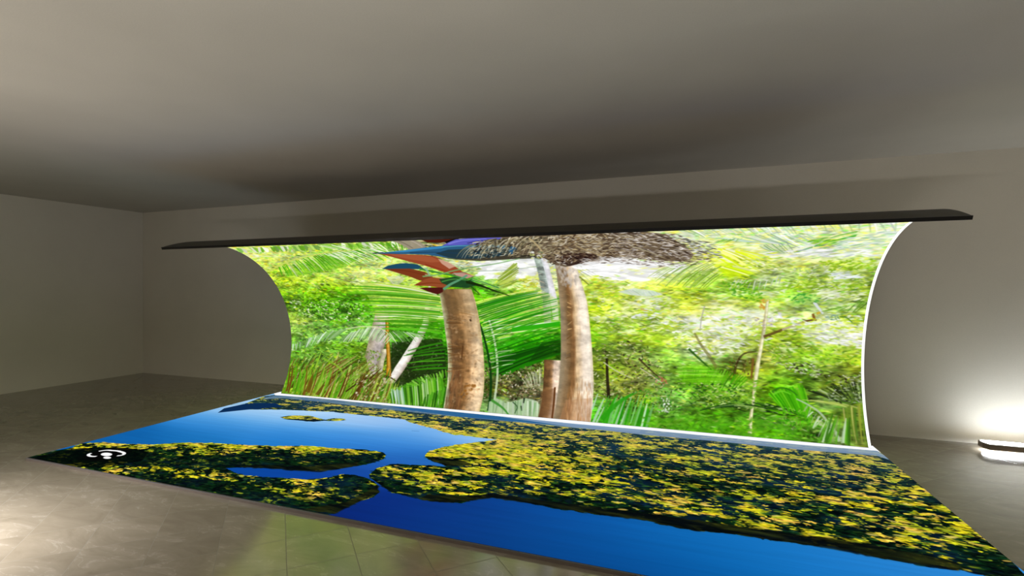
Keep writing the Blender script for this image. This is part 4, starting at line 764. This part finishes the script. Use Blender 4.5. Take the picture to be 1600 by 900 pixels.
# ragged tree line: shift the mask up and down by a few crowns
iy = np.clip(np.arange(LK.h)[:, None] + wob.astype(int), 0, LK.h - 1)
mask = mask[iy, np.arange(LK.w)[None, :]]
frac = scatter(np.array([(a, b) for a, b, c in LAKE_YELLOW], float), 22, 110, 36, np.array([[c] for a, b, c in LAKE_YELLOW]))[..., 0]
t1 = fractal(LK.w, LK.h, 48, 22, 41, 5, .72)
t2 = fractal(LK.w, LK.h, 13, 9, 43, 3, .7)
t3 = lattice(LK.w, LK.h, 60, 26, 45)
tex = t1 * .6 + t2 * .4
order = np.argsort(np.argsort(tex.ravel()[::7])); srt = np.sort(tex.ravel()[::7])
rank = np.interp(tex, srt, np.linspace(0, 1, len(srt))).astype(np.float32)     # even spread 0..1
lit = np.clip((rank - (1 - frac * .93)) * 5 + .35, 0, 1)
far = np.clip((Y - 1500) / 1250, 0, 1)[:, None].astype(np.float32)
d1, d2, d3 = colour((3, 9, 10)), colour((12, 48, 20)), colour((12, 40, 72))
dark = d1 + (d2 - d1) * np.clip(t2 * 2.4 - .75, 0, 1)[..., None]
dark = dark + (d3 - dark) * (np.clip(t3 * 2.2 - 1.05, 0, 1) * np.clip((X / 7535 * 1.2 + far), .1, .8))[..., None]
dark = dark + (colour((44, 80, 104)) - dark) * (far * .5)[..., None]
y1_, y2_, y3_ = colour((200, 180, 28)), colour((152, 160, 28)), colour((228, 176, 72))
gl = np.clip(lattice(LK.w, LK.h, 24, 18, 51) * 2 - .5, 0, 1)[..., None]
yel = y2_ + (y1_ - y2_) * gl
yel = yel + (y3_ - yel) * np.clip(lattice(LK.w, LK.h, 36, 20, 53) * 3 - 1.75, 0, .9)[..., None]
yel = yel * (.42 + 1.3 * fractal(LK.w, LK.h, 9, 4, 57, 2))[..., None]
yel = yel + (colour((168, 164, 120)) - yel) * (far * .45)[..., None]
land = dark + (yel - dark) * lit[..., None]
LK.a += (land - LK.a) * np.clip(mask, 0, 1)[..., None]
# single crowns catching light
land_ok = mask > .6
for i in range(15000):
    x, y = rng.integers(LK.w), rng.integers(LK.h)
    if not land_ok[y, x]: continue
    fr = frac[y, x]
    fy = far[y, 0]
    s = rng.uniform(.6, 1.35) * (1.0 - .45 * fy)
    if rng.random() < fr * .8 and (lit[y, x] > .25 or rng.random() < .12):
        c = [colour(q) for q in ((216, 196, 40), (184, 176, 32), (228, 188, 84), (200, 204, 48), (140, 156, 32), (232, 208, 112))][rng.integers(6)]
        al = .75
    elif rng.random() < .5:
        c = [colour(q) for q in ((6, 16, 8), (12, 28, 16), (10, 24, 38), (4, 8, 12))][rng.integers(4)]
        al = .6
    else:
        c = [colour(q) for q in ((28, 76, 28), (44, 96, 32), (20, 60, 40), (56, 88, 60), (76, 132, 40))][rng.integers(5)] * (1 if fr > .2 else .55)
        al = .5 if lit[y, x] < .5 else .25
    c = c + (colour((144, 152, 160)) - c) * (.4 * fy)
    LK.dab(x / LK.k, y / LK.k, 34 * s * LK.k, 13 * s * LK.k, rng.normal(0, .2), c, al)
sm = np.zeros((LK.h, LK.w), np.float32)
for P in LAKE_SHORE:
    r = LK.cover(pairs(P) * LK.k)
    if r:
        x0, x1, y0, y1, c = r
        sm[y0:y1, x0:x1] = np.maximum(sm[y0:y1, x0:x1], c)
sm = sm[iy, np.arange(LK.w)[None, :]]
for _ in range(5):
    sm = (sm + np.roll(sm, 1, 0) + np.roll(sm, -1, 0) + np.roll(sm, 1, 1) + np.roll(sm, -1, 1)) / 5
refl = colour((5, 8, 10)) + (colour((44, 48, 16)) - colour((5, 8, 10))) * np.clip(fractal(LK.w, LK.h, 50, 12, 61, 3) * 2.4 - .9, 0, 1)[..., None]
LK.a += (refl - LK.a) * (sm * .85)[..., None]
draw(LK, LAKE_ART[:10])
# round dark badge behind the search mark
bu, bv_ = LENS
LK.dab(bu, bv_, 235 * LK.k, 215 * LK.k, 0, colour((6, 6, 6)), .93)
draw(LK, LAKE_ART[10:])
lake = np.clip(LK.a, 0, 1)

# ------------------------------------------------------------------ room
H = 3.0
RX0, RX1, RY0, RY1 = -9.84, 6.2, -4.2, 6.583
T = .15

def plaster(name, col, bump=.05, scale=260):
    m, N, L, b = material(name)
    tc = N.new('ShaderNodeTexCoord')
    n1 = N.new('ShaderNodeTexNoise'); n1.inputs['Scale'].default_value = scale; n1.inputs['Detail'].default_value = 3
    n2 = N.new('ShaderNodeTexNoise'); n2.inputs['Scale'].default_value = 1.3; n2.inputs['Detail'].default_value = 4
    ad = N.new('ShaderNodeMath'); ad.operation = 'MULTIPLY_ADD'
    ad.inputs[1].default_value = .5; ad.inputs[2].default_value = .25
    mr = N.new('ShaderNodeMapRange')
    mr.inputs['From Min'].default_value = .3; mr.inputs['From Max'].default_value = .7
    mr.inputs['To Min'].default_value = .93; mr.inputs['To Max'].default_value = 1.07
    mi = N.new('ShaderNodeMix'); mi.data_type = 'RGBA'; mi.blend_type = 'MULTIPLY'; mi.inputs[0].default_value = 1
    mi.inputs[6].default_value = (*col, 1)
    av = N.new('ShaderNodeMath'); av.operation = 'ADD'
    hf = N.new('ShaderNodeMath'); hf.operation = 'MULTIPLY'; hf.inputs[1].default_value = .5
    L.new(tc.outputs['Object'], n1.inputs['Vector']); L.new(tc.outputs['Object'], n2.inputs['Vector'])
    L.new(n1.outputs['Fac'], av.inputs[0]); L.new(n2.outputs['Fac'], av.inputs[1])
    L.new(av.outputs[0], hf.inputs[0]); L.new(hf.outputs[0], mr.inputs['Value'])
    L.new(mr.outputs[0], mi.inputs[7]); L.new(mi.outputs[2], b.inputs['Base Color'])
    bp = N.new('ShaderNodeBump'); bp.inputs['Strength'].default_value = bump; bp.inputs['Distance'].default_value = .004
    L.new(n1.outputs['Fac'], bp.inputs['Height']); L.new(bp.outputs[0], b.inputs['Normal'])
    b.inputs['Roughness'].default_value = .85
    b.inputs['Specular IOR Level'].default_value = .15
    return m

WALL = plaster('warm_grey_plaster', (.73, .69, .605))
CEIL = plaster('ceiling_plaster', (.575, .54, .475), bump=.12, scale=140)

def slate():
    m, N, L, b = material('slate_floor_tiles')
    def math_(op, a=None, c=None):
        n = N.new('ShaderNodeMath'); n.operation = op
        for i, q in enumerate((a, c)):
            if q is None: continue
            if isinstance(q, (int, float)): n.inputs[i].default_value = q
            else: L.new(q, n.inputs[i])
        return n.outputs[0]
    tc = N.new('ShaderNodeTexCoord')
    mp = N.new('ShaderNodeMapping')
    mp.inputs['Rotation'].default_value = (0, 0, math.radians(-45))
    L.new(tc.outputs['Object'], mp.inputs['Vector'])
    sx = N.new('ShaderNodeSeparateXYZ'); L.new(mp.outputs[0], sx.inputs[0])
    S = .3785
    ax = math_('DIVIDE', math_('ADD', sx.outputs[0], -.046 + 40 * S), S)
    ay = math_('DIVIDE', math_('ADD', sx.outputs[1], -.146 + 40 * S), S)
    def edge(q):
        fr = math_('FRACT', q)
        return math_('MULTIPLY', math_('MINIMUM', fr, math_('SUBTRACT', 1.0, fr)), S)
    ed = math_('MINIMUM', edge(ax), edge(ay))            # metres to the nearest joint
    grout = math_('LESS_THAN', ed, .0019)
    # stone
    cell = N.new('ShaderNodeCombineXYZ')
    L.new(math_('FLOOR', ax), cell.inputs[0]); L.new(math_('FLOOR', ay), cell.inputs[1])
    wn = N.new('ShaderNodeTexWhiteNoise'); L.new(cell.outputs[0], wn.inputs['Vector'])
    st = N.new('ShaderNodeMapping'); st.inputs['Scale'].default_value = (1.0, 2.6, 1.0)
    st.inputs['Rotation'].default_value = (0, 0, math.radians(25))
    L.new(tc.outputs['Object'], st.inputs['Vector'])
    sh = N.new('ShaderNodeVectorMath'); sh.operation = 'ADD'
    sc_ = N.new('ShaderNodeVectorMath'); sc_.operation = 'SCALE'; sc_.inputs['Scale'].default_value = .35
    L.new(wn.outputs['Color'], sc_.inputs[0]); L.new(st.outputs[0], sh.inputs[0]); L.new(sc_.outputs[0], sh.inputs[1])
    n1 = N.new('ShaderNodeTexNoise'); n1.inputs['Scale'].default_value = 2.2; n1.inputs['Detail'].default_value = 9
    n1.inputs['Roughness'].default_value = .62; n1.inputs['Distortion'].default_value = 1.1
    n2 = N.new('ShaderNodeTexNoise'); n2.inputs['Scale'].default_value = 3.0; n2.inputs['Detail'].default_value = 6
    n2.inputs['Distortion'].default_value = 1.6
    L.new(sh.outputs[0], n1.inputs['Vector']); L.new(sh.outputs[0], n2.inputs['Vector'])
    vein = math_('SUBTRACT', 1.0, math_('MULTIPLY', math_('ABSOLUTE', math_('SUBTRACT', n2.outputs['Fac'], .5)), 34.0))
    vein = math_('MULTIPLY', math_('MAXIMUM', vein, 0.0), math_('GREATER_THAN', n1.outputs['Fac'], .54))
    rp = N.new('ShaderNodeValToRGB')
    e = rp.color_ramp.elements
    e[0].position = .28; e[0].color = (.215, .183, .138, 1)
    e[1].position = .74; e[1].color = (.315, .276, .220, 1)
    L.new(n1.outputs['Fac'], rp.inputs[0])
    mv = N.new('ShaderNodeMix'); mv.data_type = 'RGBA'
    mv.inputs[7].default_value = (.40, .37, .32, 1)
    L.new(math_('MULTIPLY', vein, .45), mv.inputs[0]); L.new(rp.outputs[0], mv.inputs[6])
    mt = N.new('ShaderNodeMix'); mt.data_type = 'RGBA'; mt.blend_type = 'MULTIPLY'; mt.inputs[0].default_value = 1
    tone = N.new('ShaderNodeMapRange'); tone.inputs['To Min'].default_value = .93; tone.inputs['To Max'].default_value = 1.05
    L.new(wn.outputs['Value'], tone.inputs['Value'])
    L.new(mv.outputs[2], mt.inputs[6]); L.new(tone.outputs[0], mt.inputs[7])
    mg = N.new('ShaderNodeMix'); mg.data_type = 'RGBA'
    mg.inputs[7].default_value = (.165, .145, .11, 1)
    L.new(grout, mg.inputs[0]); L.new(mt.outputs[2], mg.inputs[6])
    L.new(mg.outputs[2], b.inputs['Base Color'])
    rr = N.new('ShaderNodeMapRange'); rr.inputs['To Min'].default_value = .09; rr.inputs['To Max'].default_value = .17
    L.new(n1.outputs['Fac'], rr.inputs['Value'])
    rg = math_('ADD', rr.outputs[0], math_('MULTIPLY', grout, .75))
    L.new(rg, b.inputs['Roughness'])
    b.inputs['Specular IOR Level'].default_value = 1.0
    hgt = math_('ADD', math_('MULTIPLY', n1.outputs['Fac'], .5), math_('MULTIPLY', math_('MINIMUM', ed, .003), 120.0))
    bp = N.new('ShaderNodeBump'); bp.inputs['Strength'].default_value = .10; bp.inputs['Distance'].default_value = .006
    L.new(hgt, bp.inputs['Height']); L.new(bp.outputs[0], b.inputs['Normal'])
    return m
FLOOR = slate()

def slab(name, x0, x1, y0, y1, z0, z1, mat):
    v = [(x, y, z) for x in (x0, x1) for y in (y0, y1) for z in (z0, z1)]
    f = [(0, 1, 3, 2), (4, 6, 7, 5), (0, 4, 5, 1), (2, 3, 7, 6), (0, 2, 6, 4), (1, 5, 7, 3)]
    o = mesh_obj(name, v, f, mat)
    o['kind'] = 'structure'
    return o
slab('floor', RX0 - T, RX1 + T, RY0 - T, RY1 + T, -T, 0, FLOOR)
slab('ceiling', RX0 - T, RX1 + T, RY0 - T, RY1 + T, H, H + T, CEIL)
slab('wall_back', RX0 - T, RX1 + T, RY1, RY1 + T, 0, H, WALL)
slab('wall_front', RX0 - T, RX1 + T, RY0 - T, RY0, 0, H, WALL)
slab('wall_left', RX0 - T, RX0, RY0, RY1, 0, H, WALL)
slab('wall_right', RX1, RX1 + T, RY0, RY1, 0, H, WALL)

# ------------------------------------------------------------------ the two screens
def screen_material(name, img):
    m = bpy.data.materials.new(name); m.use_nodes = True
    N, L = m.node_tree.nodes, m.node_tree.links
    N.remove(N['Principled BSDF'])
    uv = N.new('ShaderNodeUVMap'); uv.uv_map = 'picture'
    tx = N.new('ShaderNodeTexImage'); tx.image = img; tx.interpolation = 'Linear'; tx.extension = 'EXTEND'
    em = N.new('ShaderNodeEmission'); em.inputs['Strength'].default_value = SCREEN_GAIN
    L.new(uv.outputs[0], tx.inputs[0]); L.new(tx.outputs[0], em.inputs[0])
    L.new(em.outputs[0], N['Material Output'].inputs['Surface'])
    return m

def picture_datablock(name, cv):
    h, w, _ = cv.shape
    im = bpy.data.images.new(name, w, h, alpha=False)
    im.colorspace_settings.name = 'sRGB'
    buf = np.ones((h, w, 4), np.float32)
    buf[..., :3] = np.clip(cv, 0, 1)          # row 0 is the lower edge of the picture
    im.pixels.foreach_set(buf.ravel())
    im.update(); im.pack()
    return im

SHELL = plain('dark_shell', (.082, .075, .058), .55, .25)
LIP = plain('black_lip', (.012, .011, .010), .35, .3)
SIDE = plain('brown_black_edge', (.13, .105, .088), .55, .3)
BEVEL = plain('highlight_bead', (.10, .10, .11), .35, .5)

def sheared(x, y):                     # the stage stands a little askew to the room
    return x - SHEAR * (y - Y_FRONT)

def set_uv(o, uvs):
    lay = o.data.uv_layers.new(name='picture')
    me = o.data
    for lp in me.loops:
        lay.data[lp.index].uv = uvs[lp.vertex_index]

# --- curved screen: a sheet bent to an arc, leaning back from the floor and curling forward overhead
def arc_r(phi):
    s = phi / 100.0
    return ((((0.1128 * s - 0.078) * s - 0.0875) * s + 0.0388) * s + 1.4213)
def arc_pt(phi, off=0.0):
    r = arc_r(phi) + off
    a = math.radians(phi)
    return ARC_Y + r * math.cos(a), ARC_Z + r * math.sin(a)

NA, NX = 110, 24
cs = empty('curved_screen', (sheared((STAGE_X0 + STAGE_X1) / 2, 6.03), 6.03, 0.0),
           'tall curved screen showing a palm jungle, curling forward overhead behind the floor screen', 'screen')
base = Vector(cs.location)
phis = [PHI0 + (PHI1 - PHI0) * i / NA for i in range(NA + 1)]
def sheet(phis, off, x0, x1, nx=NX):
    v = []
    for p in phis:
        y, z = arc_pt(p, off)
        for j in range(nx + 1):
            x = sheared(x0 + (x1 - x0) * j / nx, y)
            v.append((x - base.x, y - base.y, z - base.z))
    return v
def grid_faces(n, m, flip=False, o=0):
    f = []
    for i in range(n):
        for j in range(m):
            a = o + i * (m + 1) + j
            q = (a, a + 1, a + m + 2, a + m + 1)
            f.append(q[::-1] if flip else q)
    return f
# shell: outer skin, two ends; the lip is a part of its own
TH = .024
vin = sheet(phis, .004, STAGE_X0, STAGE_X1)
vout = sheet(phis, TH, STAGE_X0, STAGE_X1)
n0 = len(vin)
fs = grid_faces(NA, NX, True, n0) + grid_faces(NA, NX, False, 0)
for i in range(NA):
    a, b_ = i * (NX + 1), (i + 1) * (NX + 1)
    fs.append((a, b_, n0 + b_, n0 + a))
    fs.append((a + NX, n0 + a + NX, n0 + b_ + NX, b_ + NX))
fs.append(tuple([n0, n0 + NX, NX, 0]))
shell = mesh_obj('shell', vin + vout, fs, SHELL, cs, smooth=False)
for p in shell.data.polygons: p.use_smooth = True
shell['label'] = 'dark grey outer shell'
# lip: bar along the free upper edge
vl = []
for p, o1, o2 in ((PHI1 - .25, -.003, TH + .001), (PHI1 + .12, -.003, TH + .001)):
    for off in (o1, o2):
        y, z = arc_pt(p, off)
        for x in (STAGE_X0 - .004, STAGE_X1 + .004):
            vl.append((sheared(x, y) - base.x, y - base.y, z - base.z))
lip = mesh_obj('lip', vl, [(0, 1, 3, 2), (4, 6, 7, 5), (0, 4, 5, 1), (2, 3, 7, 6), (0, 2, 6, 4), (1, 5, 7, 3)], LIP, cs)
lip['label'] = 'black edge strip'
# display: the lit inner face
dphi = [PHI0 + .1 + (PHI1 - .3 - PHI0 - .1) * i / NA for i in range(NA + 1)]
BORD = .025
xs = [STAGE_X0 + (STAGE_X1 - BORD - STAGE_X0) * j / NX for j in range(NX + 1)]
dv = sheet(dphi, 0.0, STAGE_X0 + .001, STAGE_X1 - BORD)
disp = mesh_obj('display', dv, grid_faces(NA, NX), screen_material('jungle_picture', picture_datablock('jungle_picture', jungle)), cs, smooth=True)
uvs = []
for p in dphi:
    for x in xs:
        uvs.append(((x - STAGE_X0) / STAGE_W, math.radians(p - PHI0) * ARC_MM / J_H))
set_uv(disp, uvs)
disp['label'] = 'lit palm jungle picture'
bv = sheet(dphi, 0.0, STAGE_X1 - BORD, STAGE_X1 - .0005, 1)
bord = mesh_obj('border_strip', bv, grid_faces(NA, 1), glow('white_border', (1, 1, 1), SCREEN_GAIN), cs, smooth=True)
bord['label'] = 'glowing white border strip'

# --- floor screen: a flat slab lying in front of it
fsx = (PANEL_X0 + PANEL_X1) / 2
fsn = empty('floor_screen', (sheared(fsx, 4.4), 4.4, 0.0),
            'flat floor screen showing a blue lake with forested islands, in front of the curved screen', 'screen')
fb = Vector(fsn.location)
ZT = .024
def prism(outline, z0, z1):
    n = len(outline)
    v = [(x - fb.x, y - fb.y, z0) for x, y in outline] + [(x - fb.x, y - fb.y, z1) for x, y in outline]
    f = [tuple(range(n))[::-1], tuple(range(n, 2 * n))] + [(i, (i + 1) % n, n + (i + 1) % n, n + i) for i in range(n)]
    return v, f
out = [(sheared(PANEL_X0, Y_FRONT), Y_FRONT), (sheared(PANEL_X1, Y_FRONT), Y_FRONT),
       (sheared(PANEL_X1, Y_REAR), Y_REAR), (sheared(PANEL_X0, Y_REAR), Y_REAR)]
v, f = prism(out, 0.0, ZT - .003)
mesh_obj('slab', v, f, SIDE, fsn)
# display face
NY = 12
v, uvs = [], []
for i in range(NY + 1):
    y = Y_FRONT + .012 + (Y_REAR - .003 - Y_FRONT - .012) * i / NY
    for j in range(NX + 1):
        x = PANEL_X0 + .002 + (PANEL_W - .004) * j / NX
        v.append((sheared(x, y) - fb.x, y - fb.y, ZT))
        uvs.append(((x - PANEL_X0) / PANEL_W, (y - Y_FRONT) / LAKE_D))
fd = mesh_obj('display', v, grid_faces(NY, NX), screen_material('lake_picture', picture_datablock('lake_picture', lake)), fsn)
set_uv(fd, uvs)
fd['label'] = 'lit aerial lake and forest picture'
# thin bead added along the front edge to stand for its highlights
bd = []
for y, z in ((Y_FRONT - .001, ZT - .004), (Y_FRONT - .001, ZT - .002), (Y_FRONT + .002, ZT), (Y_FRONT + .005, ZT), (Y_FRONT + .005, ZT - .004)):
    for x in (PANEL_X0, PANEL_X1):
        bd.append((sheared(x, y) - fb.x, y - fb.y, z))
bead = mesh_obj('edge_bead', bd, [(0, 1, 3, 2), (2, 3, 5, 4), (4, 5, 7, 6), (6, 7, 9, 8), (8, 9, 1, 0), (0, 2, 4, 6, 8), (9, 7, 5, 3, 1)], BEVEL, fsn)
bead['label'] = 'thin bead standing for front edge highlights'

# ------------------------------------------------------------------ light bar by the back wall
BX, BY, BW, BD = 3.61, 6.30, 2.1, .18
lb = empty('light_bar', (BX, BY, 0.0), 'low bar-shaped floor lamp glowing white against the back wall at right', 'lamp')
BRONZE = plain('brown_housing', (.17, .13, .095), .4, .4)
def cham_box(x0, x1, y0, y1, z0, z1, c):
    o = [(x0 + c * .4, y0), (x1 - c * .4, y0), (x1, y0 + c), (x1, y1 - c * .3), (x1 - c * .3, y1), (x0 + c * .3, y1), (x0, y1 - c * .3), (x0, y0 + c)]
    n = len(o)
    v = [(x, y, z0) for x, y in o] + [(x, y, z1) for x, y in o]
    f = [tuple(range(n))[::-1], tuple(range(n, 2 * n))] + [(i, (i + 1) % n, n + (i + 1) % n, n + i) for i in range(n)]
    return v, f
v, f = cham_box(-BW / 2, BW / 2, -BD / 2, BD / 2, .037, .088, .07)
hs = mesh_obj('housing', v, f, BRONZE, lb)
hs['label'] = 'brown chamfered housing'
v, f = cham_box(-BW / 2 + .012, BW / 2 - .012, -BD / 2 + .03, BD / 2 - .012, .0875, .0895, .062)
d1 = mesh_obj('diffuser', v, f, glow('lamp_glow_up', (.90, .955, 1), BAR_UP), lb)
d1['label'] = 'glowing white upper diffuser'
v, f = cham_box(-BW / 2 + .02, BW / 2 - .02, -BD / 2 + .02, BD / 2 - .02, .034, .0375, .06)
d2 = mesh_obj('diffuser', v, f, glow('lamp_glow_down', (.92, .965, 1), BAR_DOWN), lb)
d2['label'] = 'glowing white lower diffuser'
for fx in (-.55, .75):
    for sy in (-1, 1):
        x, y = fx, sy * (BD / 2 - .04)
        v, f = cham_box(x - .012, x + .012, y - .012, y + .012, 0, .0345, .003)
        mesh_obj('foot', v, f, BRONZE, lb)
